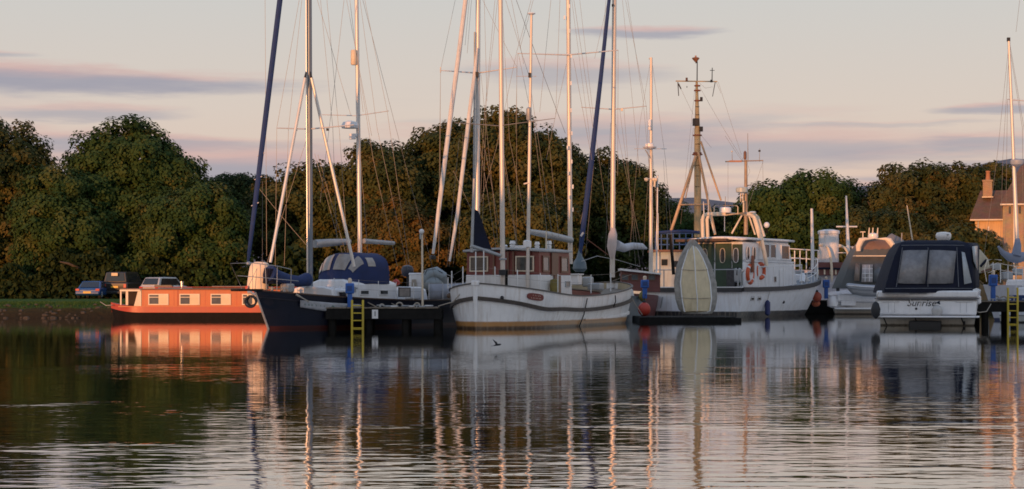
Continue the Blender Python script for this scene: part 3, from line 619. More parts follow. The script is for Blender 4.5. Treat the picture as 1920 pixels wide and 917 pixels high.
# bow platform, pulpit
MB().box((-.45, 0, 1.47), (1.5, .34, .09)).build('bowsprit_platform', m_dark, t, bevel=.02)
Dp = 67.6
pl = [[(455, 545), (432, 494), (474, 493), (520, 499), (546, 505)], [(446, 517), (485, 520), (528, 524), (560, 527)], [(462, 545), (482, 503), (478, 545)], [(474, 545), (473, 494)], [(490, 545), (488, 496)], [(500, 546), (497, 497)], [(519, 548), (520, 499)], [(545, 548), (546, 505)]]
for ln in pl: MB().tube([W(x, y, Dp+.016*(x-455)) for x, y in ln], .014, 6).build('pulpit_rail', m_galv, t, world=True)
c = W(470, 566, 67.2)
for k in range(3): MB().torus((c.x+.02*k, c.y+.07*(k-1), c.z+.02*k), .20-.015*k, .036, 'Y', 22, 8).build('rope_coil', m_black, t, world=True)
MB().tube([W(464, 548, 67.2), W(470, 548, 67.2), W(478, 553, 67.2)], .05, 8).build('bow_roller', m_galv, t, world=True)
MB().tube([W(461, 560, 67.15), W(460, 568, 67.15), W(465, 575, 67.15)], .03, 6).build('anchor_fluke', m_galv, t, world=True)
# mooring gear on the foredeck
for s_, y_ in ((1.35, .3), (1.35, -.3), (4.4, -1.35)): mb = MB().tube([(s_, y_, 1.38), (s_, y_, 1.6)], .05, 8); mb.tube([(s_, y_-.12, 1.54), (s_, y_+.12, 1.54)], .03, 6); mb.build('mooring_post', m_galv, t)
MB().box((1.9, 0, 1.55), (.45, .4, .34)).build('anchor_windlass', m_galv, t, bevel=.06)
# coachroof and canopy
MB().prism([(3.4, y, z) for y, z in ((1.15, .9), (1.0, 1.52), (.55, 1.62), (-.55, 1.62), (-1.0, 1.52), (-1.15, .9))], (6.4, 0, 0)).build('coachroof', m_gel, t, bevel=.06)
MB().prism([(4.6, y, z) for y, z in ((1.17, .9), (1.08, 1.75), (.6, 1.9), (-.6, 1.9), (-1.08, 1.75), (-1.17, .9))], (3.0, 0, 0)).build('deckhouse', m_gel, t, bevel=.08)
for x in (3.95, ): window(t, (x, -1.08, 1.3), (1, 0, 0), .5, .2, m_chrome, m_glass, .03, up=(0, .2, 1))
for x in (5.3, 6.6): window(t, (x, -1.15, 1.38), (1, 0, 0), .55, .16, m_gel, m_glass, .03)
window(t, (4.58, -.3, 1.5), (0, -1, 0), .5, .22, m_chrome, m_glass, .03)
def canopy(t, x0, x1, hw, z0, z1, m, name='canopy', front=.5, n=12):
    """rounded canvas cover, closed in front by a curved quarter"""
    rows = []
    for i in range(n+1):
        q = i/n; x = x0+(x1-x0)*q; k = min(1, (q/front)) if front else 1; k = math.sqrt(max(0, 1-(1-k)**2)); row = []
        for j in range(15):
            a = math.pi*j/14; yy = math.cos(a); zz = math.sin(a)**.55
            row.append((x, hw*(.35+.65*k)*(abs(yy)**.7*(1 if yy >= 0 else -1)), z0+(z1-z0)*(.18+.82*k)*zz))
        rows.append(row)
    mb = MB().grid(rows); mb.add([(x0, y, z) for _, y, z in rows[0]], [tuple(range(15))]); mb.add([(x1, y, z) for _, y, z in rows[-1]], [tuple(range(15))])
    return mb.build(name, m, t)
cnp = MB()
rows = []
for i in range(13):
    q = i/12; k = math.sin(min(1, q/.38)*math.pi/2)**.7; x = 4.75+2.3*q; row = []
    for j in range(19):
        a = math.pi*j/18; row.append((x, 1.10*(.62+.38*k)*math.copysign(abs(math.cos(a))**.75, math.cos(a)), 1.72+.05*(1-k)+(1.26*k+.0)*math.sin(a)**.5+.012*math.sin(9*a+x*5)))
    rows.append(row)
cnp.grid(rows); cnp.add([r for r in rows[0]], [tuple(range(19))]); cnp.add([r for r in rows[-1]], [tuple(range(19))]); cnp.build('canopy', mat('dark_blue_canopy', (.013, .026, .10), .8, var=.2, bump=.006, bscale=8), t)
m_clear = mat('clear_vinyl_window', (.34, .30, .27), .22, var=.2, scale=3)
def cq(q, a, o_=.012):
    k = math.sin(min(1, q/.38)*math.pi/2)**.7; return Vector((4.75+2.3*q-.02, 1.10*(.62+.38*k)*math.copysign(abs(math.cos(a))**.75, math.cos(a))*1.012, 1.72+.05*(1-k)+1.26*k*math.sin(a)**.5*1.012+.012))
for a0, a1, q0, q1 in ((.80, 1.35, .07, .27), (1.50, 2.05, .07, .27), (2.2, 2.72, .09, .30), (2.42, 2.85, .40, .62), (.35, .7, .08, .3)):
    MB().grid([[cq(q0+(q1-q0)*i/5, a0+(a1-a0)*j/5) for j in range(6)] for i in range(6)]).build('clear_window', m_clear, t)
# masts and booms
def mast(t, name, px0, py0, px1, py1, D, r0, r1, m=None, **k): return spar(t, name, (px0, py0, D), (px1, py1, D), r0, r1, m or m_alu, **k)
mm1 = mast(t, 'mast', 581.5, 546, 578, -430, 71.3, .115, .10, mat('grey_anodised_mast', (.17, .20, .24), .35, .3, var=.08)); spar(t, 'mast_track', (576.5, 540), (573.5, -100), .03, .03, m_chrome, 71.12)
mm2 = mast(t, 'mast', 675.5, 520, 664, -330, 74.0, .09, .08)
spar(t, 'spreader', (519, 240, 72.3), (580, 242, 71.3), .022, .03, m_alu); spar(t, 'spreader', (580, 242, 71.3), (664, 234, 70.4), .03, .022, m_alu)
for px in (555, 614): MB().box(W(px, 243, 71.2), (.09, .09, .09)).build('deck_light', m_black, t, world=True)
spar(t, 'spreader', (604, 215, 74.8), (668, 217, 74), .016, .02, m_alu); spar(t, 'spreader', (668, 217, 74), (729, 208, 73.2), .02, .016, m_alu)
m_pole = mat('anodised_pole', (.70, .66, .62), .35, .4, var=.06)
for a, b in (((572, 146), (507, 492)), ((584, 146), (664, 500))):
    spar(t, 'pole', (a[0], a[1], 71), (b[0], b[1], 70.0 if a[0] < 575 else 71.5), .062, .062, m_pole); spar(t, 'pole_end', (a[0]+(2 if a[0] < 575 else -2.5), a[1]-11, 71.1), (a[0], a[1], 71), .03, .05, m_black)
MB().tube([W(590, 457, 71.6), W(620, 455, 72.5), W(655, 453, 73.6)], [.16, .15, .11], 10).build('boom', m_galv, t, world=True)
MB().tube([W(682, 452, 74), W(738, 456, 76)], [.10, .08], 10).build('boom', m_galv, t, world=True)
MB().lathe(W(667, 238, 74)-Vector((.22, .1, .06)), [(.05, -.02), (.34, 0), (.37, .1), (.3, .24), (.1, .3)], 18).build('radar_dome', m_gel, t, world=True)
MB().box(W(664, 254, 73.9), (.24, .24, .14)).build('radar_bracket', m_gel, t, world=True, bevel=.03)
MB().lathe(W(663.5, 122, 73.9), [(.10, 0), (.13, .04), (.13, .58), (.10, .62)], 10).build('radar_reflector', m_cream, t, world=True)
MB().box(W(661, 256, 73.8), (.25, .2, .22)).build('loudhailer', m_gel, t, world=True)
g0 = [W(465+60*q, 492-492*q*1.0, 67.3+.8*q) for q in (0, .04, .15, .3, .45, .6, .75, .9, 1, 1.3, 1.7)]
MB().tube(g0, [.04, .07, .085, .095, .10, .105, .105, .105, .105, .105, .08], 9).build('furled_sail', m_blue, t, world=True)
for q in (.22, .32, .41): c = W(465+60*q, 492-492*q, 67.3+.8*q); MB().tube([c-Vector((.14, 0, .05)), c+Vector((.14, -.02, .08))], .02, 5).build('sail_tie', m_sail, t, world=True)
MB().lathe(W(466, 497, 67.3), [(.03, 0), (.09, .03), (.09, .09), (.04, .13)], 10).build('furling_drum', m_galv, t, world=True)
# sail bag on the foredeck
pts = [W(505, 512, 69.0), W(520, 520, 69.4), W(540, 526, 69.9), W(560, 528, 70.4), W(576, 524, 70.9)]
MB().tube(pts, [.32, .27, .24, .22, .27], 12).build('sail_bag', m_blue, t, world=True)
MB().tube([W(506, 503, 69.1), W(507, 530, 69.2)], [.22, .3], 10).build('sail_bag_end', m_navy, t, world=True)
sh = [(497, 0, 500, 480), (561, 0, 519, 240), (519, 240, 516, 500), (566, 0, 541, 241), (541, 241, 533, 498), (595, 0, 613, 60), (613, 60, 658, 217), (601, 0, 624, 240), (624, 240, 632, 470), (613, 0, 635, 240), (645, 0, 629, 144), (629, 144, 600, 380), (675, 0, 707, 240), (684, 0, 726, 208), (707, 240, 765, 505), (726, 208, 768, 500), (656, 0, 681, 210), (590, 288, 643, 480), (596, 290, 650, 480), (487, 355, 577, 462), (668, 100, 700, 300), (700, 300, 745, 500), (575, 260, 500, 495), (671, 230, 690, 480), (636, 240, 652, 480), (650, 0, 697, 255)]
wires(t, sh, 73, m_wire); wires(t, [(578, -400, 826, 560, 71.3, 79), (492, 340, 492, 495, 67.6, 68.5)], 73, m_wire, name='stay')
for q in (.22, .30, .37, .44, .52, .60, .68, .76, .84, .92):
    b = P(q, 0, -1); MB().tube([b, b+Vector((0, 0, .72))], .014, 6).build('stanchion', m_white, t)
for dz in (.35, .7): MB().tube([P(q, 0, -1)+Vector((0, 0, dz)) for q in (.22, .4, .6, .8, .92)], .006, 4).build('guard_wire', m_wire, t)
dg = [P(q, 0, -1)+Vector((0, .03, 0)) for q in (.60, .68, .76, .84, .90)]
MB().grid([[p+Vector((0, 0, .05)) for p in dg], [p+Vector((0, .02*((i % 2)*2-1), .38)) for i, p in enumerate(dg)], [p+Vector((0, 0, .68)) for p in dg]]).build('spray_dodger', mat('pale_blue_canvas', (.42, .44, .50), .8, var=.2), t, solid=.01)
window(t, P(.5, 0, -1)+Vector((0, .25, .33)), (.5, -.1, 0), .62, .35, m_black, m_clear, .03, name='dodger_window')
MB().box((8.6, -.9, 1.35), (.9, .8, .5)).build('deck_box', m_gel, t, bevel=.05)
MB().lathe((8.2, -.6, 1.66), [(.02, 0), (.16, .05), (.17, .16), (.02, .28)], 10).build('orange_float', m_red, t)
for s_ in (.33, .42): MB().tube([P(s_, .1, -1)+Vector((0, -.02, 0)), P(s_, .2, -1)+Vector((.5, -.25, -.1)), P(s_, .3, -1)+Vector((1.1, -.55, -.12))], .022, 6).build('mooring_rope', m_rope, t)
# banner tied along the hull
t = thing('banner', 'long white cloth banner with faded marks tied low along the navy hull', 'banner', W(563, 600, 69.1)); t.location.z = 0
bp_ = []
for px in (563, 575, 590, 605, 620, 640, 660, 676):
    py0 = np.interp(px, [563, 590, 620, 676], [563, 565, 567.5, 570.5]); py1 = np.interp(px, [563, 588, 610, 625, 676], [576, 580, 583.5, 584, 585]); col = []
    for k in range(5):
        py = py0+(py1-py0)*k/4; D_ = 71.0
        for it in range(4):
            z_ = H+(YH-py)*D_/F; s_ = s_at(NK, NP, px, -1, z_); sh_ = NP(s_, 0, 1).z; D_ = (rootm(NK) @ NP(s_, (sh_-z_)/(sh_+.35), -1, .05)).y
        col.append(W(px, py, D_-.10+.02*math.sin(px*.5+k*2)))
    bp_.append(col)
MB().grid(bp_).build('cloth', mat('grubby_white_cloth', (.40, .40, .42), .85, var=.2, scale=3), t, world=True, solid=.012)
for i_, (px, w_) in enumerate(((572, 4), (579, 3), (585, 3), (592, 4), (600, 4), (607, 4), (623, 7))):
    D_ = np.interp(px, [563, 676], [bp_[0][1].y, bp_[-1][1].y])-.05; py = 570+(px-563)*.08
    MB().tube([W(px-w_/2, py+1.6, D_), W(px, py-1.5, D_), W(px+w_/2, py+1.8, D_)], .014 if i_ < 6 else .05, 5).build('faded_mark', mat('faded_green_print', (.13, .19, .16), .8), t, world=True)
for a, b, q in ((555, 552, 0), (590, 559, 1)): MB().tube([W(a, b, bp_[0][0].y-.1+q*.8), W(a+14, b+8, bp_[0][0].y-.12+q), W(a+24, b+14, bp_[0][0].y+q*1.1)], [.045, .022, .03], 6).build('tie_rope', m_rope, t, world=True)
# cream locker standing on the bow
t = thing('locker', 'tall cream moulded locker standing on the navy ketch bow behind the pulpit rails', 'locker', W(482, 545, 69.6))
mb = MB(); rows = []
for py, x0, x1, k in ((543, 461, 500, 1), (530, 462, 501.5, 1), (510, 465, 503, 1), (500, 467, 503, .98), (494, 470, 501, .9), (491, 476, 495, .7)):
    a = W(x0, py, 69.4); b = W(x1, py, 69.4); row = []
    for j in range(16):
        an = 2*math.pi*j/16; cx = (a.x+b.x)/2; row.append((cx+(b.x-a.x)/2*math.copysign(abs(math.cos(an))**.5, math.cos(an)), 69.7+.32*k*math.copysign(abs(math.sin(an))**.5, math.sin(an)), a.z))
    rows.append(row)
mb.grid(rows, close=True); mb.add(rows[-1], [tuple(range(16))]); mb.build('shell', mat('cream_moulding', (.74, .62, .48), .45, var=.05), t, world=True)
MB().box(W(463, 540, 69.35), (.12, .12, .16)).build('reflector', m_red, t, world=True, bevel=.02)
# grey inflatable on deck, outboard
t = thing('inflatable_dinghy', 'grey inflatable dinghy lashed up behind the lamp post', 'dinghy', W(812, 545, 79), 0); 
c = W(812, 528, 79)
pts = [W(797, 540, 79.2), W(799, 526, 79), W(806, 514, 79), W(818, 511, 79), (W(828, 518, 79)), W(831, 532, 79.2)]
MB().tube(pts, [.20, .25, .27, .27, .26, .2], 12).build('tube', mat('grey_hypalon', (.27, .31, .33), .5, var=.15), t, world=True)
MB().ball(c+Vector((0, .1, -.08)), .48, 14, .75).build('floor', mat('grey_hypalon', (.3, .34, .36)), t, world=True)
MB().tube([W(796, 515, 78.8), W(800, 506, 78.8), W(815, 504, 78.8), W(830, 512, 78.8)], .018, 6).build('lifeline', m_black, t, world=True)
t = thing('outboard_motor', 'dark hooded outboard motor clamped to the ketch stern rail', 'outboard motor', W(764, 545, 78.5))
MB().lathe(W(764, 510, 78.5), [(.16, -.2), (.24, -.05), (.25, .1), (.2, .24), (.05, .3)], 12, 1.1, .8).build('cowl', mat('motor_cowl_blue_black', (.03, .035, .06), .35), t, world=True)
MB().box(W(766, 525, 78.5), (.16, .2, .6)).build('leg', m_black, t, world=True, bevel=.03); spar(t, 'tiller', (764, 510), (752, 516), .03, .02, m_black, 78.4)
t = thing('locker', 'white upright box locker with rounded lid at the ketch stern, left of the lamp post', 'locker', W(780, 550, 77))
MB().box(W(780, 532, 77), (.56, .5, .80)).build('box', m_gel, t, world=True, bevel=.06); MB().box(W(780, 514, 77), (.60, .54, .1)).build('lid', m_gel, t, world=True, bevel=.04)
MB().tube([W(776, 524, 76.6), W(777, 536, 76.6), W(775, 550, 76.6)], [.1, .13, .1], 8).build('rope_hank', m_rope, t, world=True)
# ---------------------------------------------------------------- white ketch with maroon wheelhouse
m_wh = mat('white_hull_paint', (.6, .6, .6), .35, bands=[(-1, (.05, .03, .02)), (.05, (.10, .05, .02)), (.12, (.42, .20, .06)), (.30, (.78, .76, .74))], var=.09, scale=1.5, streak=.5, coat=.15, dirt=(.36, .26, .17))
m_mar = mat('maroon_paint', (.17, .028, .022), .4, var=.15, scale=2, streak=.15)
m_brn = mat('brown_varnished_post', (.16, .075, .045), .45, var=.2)
t = thing('ketch', 'white round hulled ketch with maroon wheelhouse and brown rubbing strake', 'sailing boat', (-1.38, 68.5, 0), R(69), 'sailing boats on the moorings')
shr = lambda s: 1.72-2.9*s+4.9*s*s-1.87*s**3
P = make_hull(17.2, 4.4, shr, .42, 6.0, 4.6, .0, .12, .35, .22)
hull_mesh(t, P, m_wh, n=60, nv=12, transom=False); deck_mesh(t, P, m_teak, .30)
m_strk = mat('weathered_brown_strake', (.06, .045, .035), .7, var=.45, scale=4)
for sd_ in (1, -1):
    MB().sweep([P(i/60, 0, sd_)+Vector((0, 0, .02)) for i in range(61)], .10, .05).build('capping_rail', mat('grey_brown_rail', (.09, .08, .07), .6, var=.2), t)
    MB().sweep(hull_line(P, lambda s: shr(s)-.55-.12*math.exp(-((s-.13)/.07)**2), sd_, 0, 1, 60, .035), .08, .15).build('rubbing_strake', m_strk, t)
    MB().sweep(hull_line(P, lambda s: .28+.28*max(0, (s-.45)/.55)**1.5+.0, sd_, .40, .995, 40, .03), .09, .09).build('lower_strake', m_wh, t)
    # inner bulwark, cream
    MB().grid([[P(i/50, 0, sd_, -.05) for i in range(1, 50)], [P(i/50, .17, sd_, -.06) for i in range(1, 50)]]).build('inner_bulwark', mat('buff_paint', (.40, .32, .20), .6, var=.12), t)
MB().tube([P(0, v, 1)+Vector((-.02, 0, 0)) for v in (0, .2, .4, .6, .8, 1)], [.11, .1, .08, .07, .06, .05], 8).build('stem_post', m_wh, t)
MB().box((0.0, 0, 1.73), (.26, .28, .2)).build('stem_head', m_wh, t, bevel=.04)
for px, z, sd_, r_ in ((941, 1.18, -1, .075), (860, 1.22, 1, .05)):
    s_ = s_at(t, P, px, sd_, z); sh_ = P(s_, 0, 1).z; q = P(s_, (sh_-z)/(sh_+.35), sd_, .02); MB().ball(q, r_, 10).build('hawse_fitting', m_black, t)
s_ = s_at(t, P, 836, 1, 1.15); sh_ = P(s_, 0, 1).z
q = P(s_, (sh_-1.25)/(sh_+.35), 1, .02); MB().ball(q, .13, 12, .9).build('round_port', mat('brass_brown', (.12, .07, .04), .5), t)
for px in (1094, 1145, 1160):
    s_ = s_at(t, P, px, -1, .6)
    a = P(s_, .05, -1, .07); b = P(s_, .9, -1, .05) if px == 1094 else P(s_, .35, -1, .08)
    MB().tube([a, (a+b)/2+Vector((0, -.06, 0)), b], .022, 6).build('fender_rope', m_dark, t)
# name board
s0_ = s_at(t, P, 986, -1, 1.25); s1_ = s_at(t, P, 1016, -1, 1.2); a = P(s0_, 0, -1); b = P(s1_, 0, -1)
def on_hull(s, z, off): sh_ = P(s, 0, 1).z; return P(s, (sh_-z)/(sh_+.35), -1, off)
zc = lambda s: shr(s)-.27
n = 16; rim = []
for i in range(28):
    an = 2*math.pi*i/28; cx = math.copysign(abs(math.cos(an))**.55, math.cos(an)); cz = math.copysign(abs(math.sin(an))**.75, math.sin(an)); s = (s0_+s1_)/2+(s1_-s0_)/2*cx; rim.append(on_hull(s, zc(s)+.13*cz, .03))
nb_ = MB().prism(rim, (.01, -.035, 0)).build('name_board', m_mar, t)
for row, zz in ((0, .05), (1, -.055)):
    for i in range(5 if row == 0 else 7):
        s = s0_+(s1_-s0_)*((.28+.11*i) if row == 0 else (.2+.095*i)); z = zc(s)+zz; p0 = on_hull(s, z-.022, .075); p1 = on_hull(s+.0012*(i % 2), z+.022, .075)
        MB().tube([p0, p1], .008, 4).build('gilt_mark', m_cream, nb_)
# wheelhouse
x0, x1, hw = 2.77, 6.5, 1.54
MB().prism([(x0, -hw, 1.2), (x1+.25, -hw, 1.2), (x1+.1, -hw, 2.07), (x0, -hw, 2.07)], (0, 2*hw, 0)).build('wheelhouse_base', m_white, t, bevel=.03)
MB().prism([(x0+.02, -hw+.02, 2.07), (x1+.08, -hw+.02, 2.07), (x1-.12, -hw+.02, 3.0), (x0+.06, -hw+.02, 3.0)], (0, 2*hw-.04, 0)).build('wheelhouse', m_mar, t, bevel=.02)
rr = []
for i in range(9):
    y = -hw-.08+(2*hw+.16)*i/8; rr.append([(x0-.12, y, 3.0+.09*math.cos((y/hw)*1.4)), (x1-.0, y, 3.02+.13*math.cos((y/hw)*1.4))])
MB().grid(rr).build('wheelhouse_roof', mat('pale_grey_roof', (.42, .42, .42), .6, var=.1), t, solid=.09)
m_int = mat('curtained_glass', (.26, .24, .22), .12, var=.35, scale=2.5)
window(t, (x0-.01, .98, 2.50), (0, -1, 0), .74, .56, m_cream, mat('dim_glass', (.06, .065, .06), .08, var=.5, scale=3), .045, depth=.05)
window(t, (x0-.01, -.95, 2.50), (0, -1, 0), .72, .56, m_cream, mat('dim_glass', (.06, .065, .06)), .045, depth=.05)
for y in (.35, -.25, -.48): MB().box((x0-.02, y, 2.53), (.05, .07, .9)).build('door_post', m_brn, t)
for x, w_ in ((3.45, .7), (5.65, .8)): window(t, (x+.1, -hw-.0, 2.50), (1, 0, 0), w_, .58, m_brn, m_int, .07, depth=.06, up=(-.04, 0, 1))
MB().box((4.55, -hw-.01, 2.5), (.75, .06, .9)).build('sliding_door', m_brn, t, bevel=.01)
window(t, (6.1, -hw-.02, 1.72), (1, 0, 0), .5, .2, m_galv, m_int, .03)
MB().box((4.8, -hw-.03, 1.62), (.75, .06, .86)).build('door_base', m_brn, t)
MB().lathe((3.95, -hw-.22, 1.32), [(.04, 0), (.17, .06), (.19, .3), (.17, .55), (.04, .6)], 10).build('yellow_fender', mat('mustard_canvas', (.24, .19, .05), .7, var=.25, scale=4), t)
for x, y, r_, h_ in ((3.0, .9, .09, .34), (3.4, -.2, .12, .32), (4.3, -.9, .1, .3), (5.3, -1.05, .1, .36), (3.2, .1, .15, .16)):
    MB().lathe((x, y, 3.1), [(r_*.8, 0), (r_, h_*.45), (r_*.55, h_*.55), (r_*1.1, h_*.62), (r_*.8, h_)], 10).build('roof_vent', m_gel, t)
MB().box((3.6, -.55, 3.17), (.5, .5, .12)).build('roof_hatch', m_gel, t, bevel=.02)
MB().tube([(4.8, -1.1, 3.1), (4.8, -1.1, 3.85)], .03, 6).build('aerial_post', m_cream, t)
# foredeck clutter
MB().prism([(7.0, -1.15, 1.1), (12.3, -.95, 1.15), (12.3, -.95, 1.38), (7.0, -1.15, 1.52)], (0, 2.2, 0)).build('coachroof', m_mar, t, bevel=.03)
MB().prism([(7.0, -1.2, 1.53), (12.35, -1.0, 1.39), (12.35, -1.0, 1.44), (7.0, -1.2, 1.58)], (0, 2.3, 0)).build('coachroof_top', m_teak, t)
MB().box((12.9, -.5, 1.62), (.62, .6, .32)).build('life_raft_case', m_galv, t, bevel=.05)
MB().box((11.8, .1, 1.93), (.55, .5, .46)).build('deck_box', m_gel, t, bevel=.04); MB().box((11.8, .1, 2.17), (.7, .6, .05)).build('deck_box_lid', m_gel, t)
MB().box((14.2, .3, 1.85), (.5, .4, .45)).build('anchor_winch', m_galv, t, bevel=.06)
MB().tube([(7.6, -.5, 1.62), (8.6, -.45, 1.7), (9.7, -.4, 1.6)], [.1, .17, .1], 9).build('folded_sail', m_grey_canvas, t)
MB().prism([(11.2, .9, 1.5), (15.4, .6, 1.8), (15.5, .6, 2.12), (11.8, .9, 2.0)], (0, .06, 0)).build('wash_board', mat('buff_paint', (.40, .32, .20)), t)
# masts
mast(t, 'mast', 943, 548, 936, -300, 69.9, .095, .085, mat('buff_mast', (.62, .56, .50), .4, .2, var=.08))
MB().tube([W(942, 516, 69.75), W(942, 506, 69.75)], .14, 10).build('mast_winch', m_black, t, world=True); MB().tube([W(936, 486, 69.8), W(950, 486, 69.8)], .035, 6).build('mast_cleat', m_galv, t, world=True); MB().tube([W(949, 540, 69.9), W(950, 505, 69.9)], [.06, .05], 6).build('coiled_halyard', m_dark, t, world=True)
mast(t, 'mast', 989, 546, 996.5, 28, 70.6, .075, .05, mat('buff_mast', (.62, .56, .50)))
MB().lathe(W(996.5, 26, 70.6), [(.03, -.16), (.05, -.1), (.02, -.06), (.16, 0), (.15, .03), (.02, .06)], 16).build('masthead_aerial', m_gel, t, world=True)
MB().lathe(W(991.5, 226, 70.5), [(.06, 0), (.10, .05), (.10, .46), (.04, .52)], 12).build('radar_reflector', m_galv, t, world=True)
spar(t, 'crosstree', (968, 143, 70.6), (1006, 143, 70.6), .012, .012, m_alu); MB().box(W(993, 141, 70.5), (.1, .1, .18)).build('mast_fitting', m_black, t, world=True)
MB().tube([W(982, 345, 70.5), W(990, 343, 70.5)], .03, 6).build('mast_light', m_cream, t, world=True)
MB().lathe(W(988.5, 463, 70.6), [(.16, 0), (.16, .22), (.1, .26)], 8).build('mast_collar', m_gel, t, world=True)
mast(t, 'mast', 1069.5, 495, 1063, -300, 78, .102, .087, mat('buff_mast', (.62, .56, .50)))
MB().tube([W(991, 434, 70.9), W(1030, 441, 74.5), W(1070, 450, 77.8)], [.10, .15, .14], 10).build('boom', m_galv, t, world=True)
spar(t, 'spreader', (970, 100, 79.4), (1064, 103, 77.9), .02, .034, m_alu); spar(t, 'spreader', (1064, 103, 77.9), (1159, 94, 76.5), .034, .02, m_alu)
for k, (px, py) in enumerate(((1067.5, 12), (1058.5, 33), (1068, 58), (1071, 105), (1070.5, 156), (1070.8, 207), (1072, 250), (1064, 277), (1072, 303), (1065.5, 325), (1074, 350), (1067, 370), (1074, 393))): MB().box(W(px, py, 77.8), (.06, .06, .17)).build('mast_step', m_white, t, world=True)
spar(t, 'boom', (883, 461, 69.2), (938, 479, 69.8), .075, .06, m_galv); spar(t, 'spar', (884.5, 473, 69.25), (889, 335, 69.3), .06, .05, m_galv)
MB().prism([W(886, 462, 69.22), W(889, 392, 69.3), W(897, 396, 69.4), (W(922, 468, 69.7))], (0, .1, 0)).build('furled_sail', m_navy, t, world=True)
spar(t, 'spreader', (852, 230, 71), (935, 236, 69.9), .012, .016, m_wire); spar(t, 'spreader', (935, 236, 69.9), (1040, 222, 69), .016, .012, m_wire)
def wst(px, py0, py1, D, r=.022): spar(t, 'stanchion', (px, py0), (px, py1), r, r, m_white, D)
for px, y0, y1, D_ in ((840, 541, 520, 70.5), (847, 540, 508, 70), (868, 535, 500, 69.5), (892, 531, 472, 68.7), (907, 532, 470, 69), (928, 534, 500, 69.2), (970, 540, 506, 69.6), (1013, 544, 512, 70.4), (1046, 548, 514, 71), (1108, 550, 515, 73.5), (1145, 546, 512, 75.5)): wst(px, y0, y1, D_)
for y_ in (0, 14): MB().tube([W(840, 522+y_, 70.5), W(868, 505+y_, 69.5), W(907, 502+y_, 69), W(970, 508+y_, 69.6), W(1046, 516+y_, 71), W(1108, 516+y_, 73.5), W(1145, 514+y_, 75.5), W(1185, 500+y_, 79)], .006, 4).build('guard_wire', m_wire, t, world=True)
cw = [(826, 131, 824, 470), (933, 0, 912, 190), (912, 190, 903, 470), (941, 0, 955, 260), (955, 260, 1003, 500), (948, 0, 992, 143), (992, 143, 1040, 470), (959, 0, 982, 120), (996, 0, 968, 100), (1000, 0, 975, 90), (968, 101, 930, 280), (930, 280, 895, 400), (972, 101, 997, 220), (1033, 0, 1012, 210), (1050, 0, 1042, 215), (908, 0, 913, 190), (935, 220, 973, 480), (1062, 120, 1024, 300), (1075, 110, 1110, 300), (1159, 95, 1158, 330), (970, 101, 967, 250), (895, 240, 931, 470), (902, 240, 944, 466), (1000, 225, 1030, 470), (850, 320, 920, 468), (1026, 230, 1048, 450), (942, 290, 972, 480), (968, 0, 1060, 250, 72, 76), (1076, 0, 1112, 240), (928, 0, 907, 230), (907, 230, 899, 420)]
wires(t, cw, 72, m_wire)
# ---------------------------------------------------------------- sloop C: two pale furled sails, hull hidden behind the white ketch
m_gh = mat('grey_green_hull', (.12, .14, .12), .4, var=.2, streak=.3)
t = thing('sailing_yacht', 'cutter with two pale furled headsails, hull mostly hidden behind the white ketch', 'sailing boat', (W(806, 545, 80).x, 80, 0), R(50), 'sailing boats on the moorings')
P = make_hull(10.5, 3.2, lambda s: 1.12-.2*s, .5, 2, 2, .5, .8, .1); hull_mesh(t, P, m_gh); deck_mesh(t, P, m_teak, .06)
MB().prism([(3.2, y, z) for y, z in ((.9, 1.0), (.8, 1.4), (-.8, 1.4), (-.9, 1.0))], (3.6, 0, 0)).build('coachroof', m_gel, t, bevel=.05)
MB().tube([W(812, 476, 80), W(822, 400, 80), W(847, 200, 80.6), W(860, 105, 81), W(873, 0, 81.3), W(893, -180, 82)], [.06, .095, .108, .108, .105, .06], 9).build('furled_sail', m_sail, t, world=True)
MB().lathe(W(811, 486, 80), [(.08, 0), (.15, .03), (.15, .12), (.07, .18)], 12).build('furling_drum', m_black, t, world=True)
MB().tube([W(843, 490, 80.5), W(858, 400, 80.7), W(880, 215, 81.4), W(891, 130, 82), W(895, 90, 82)], [.05, .085, .095, .085, .045], 9).build('furled_sail', m_sail, t, world=True)
mast(t, 'mast', 894, 505, 897.5, -220, 82.2, .12, .105); MB().box(W(894.5, 140, 82), (.14, .3, .22)).build('mast_light', m_black, t, world=True)
spar(t, 'mast_track', (890, 60), (888, 380), .035, .035, m_galv, 82)
spar(t, 'spreader', (826, 132, 83), (895, 137, 82.2), .02, .035, m_alu); spar(t, 'spreader', (895, 137, 82.2), (969, 126, 81.4), .035, .02, m_alu)
MB().tube([W(826, 126, 83), W(826, 136, 83)], .03, 5).build('spreader_end', m_alu, t, world=True)
MB().tube([W(795, 508, 80), W(812, 504, 79.5), W(832, 512, 80), W(850, 520, 81)], .018, 6).build('pulpit_rail', m_galv, t, world=True)
wires(t, [(826, 132, 822, 490), (895, -200, 826, 131), (880, 0, 872, 85), (868, 250, 860, 480), (861, 260, 838, 500), (874, 240, 850, 495), (969, 127, 968, 480), (905, 0, 969, 126), (902, 140, 936, 480), (884, 0, 876, 100), (897, 145, 842, 500)], 82, m_wire)
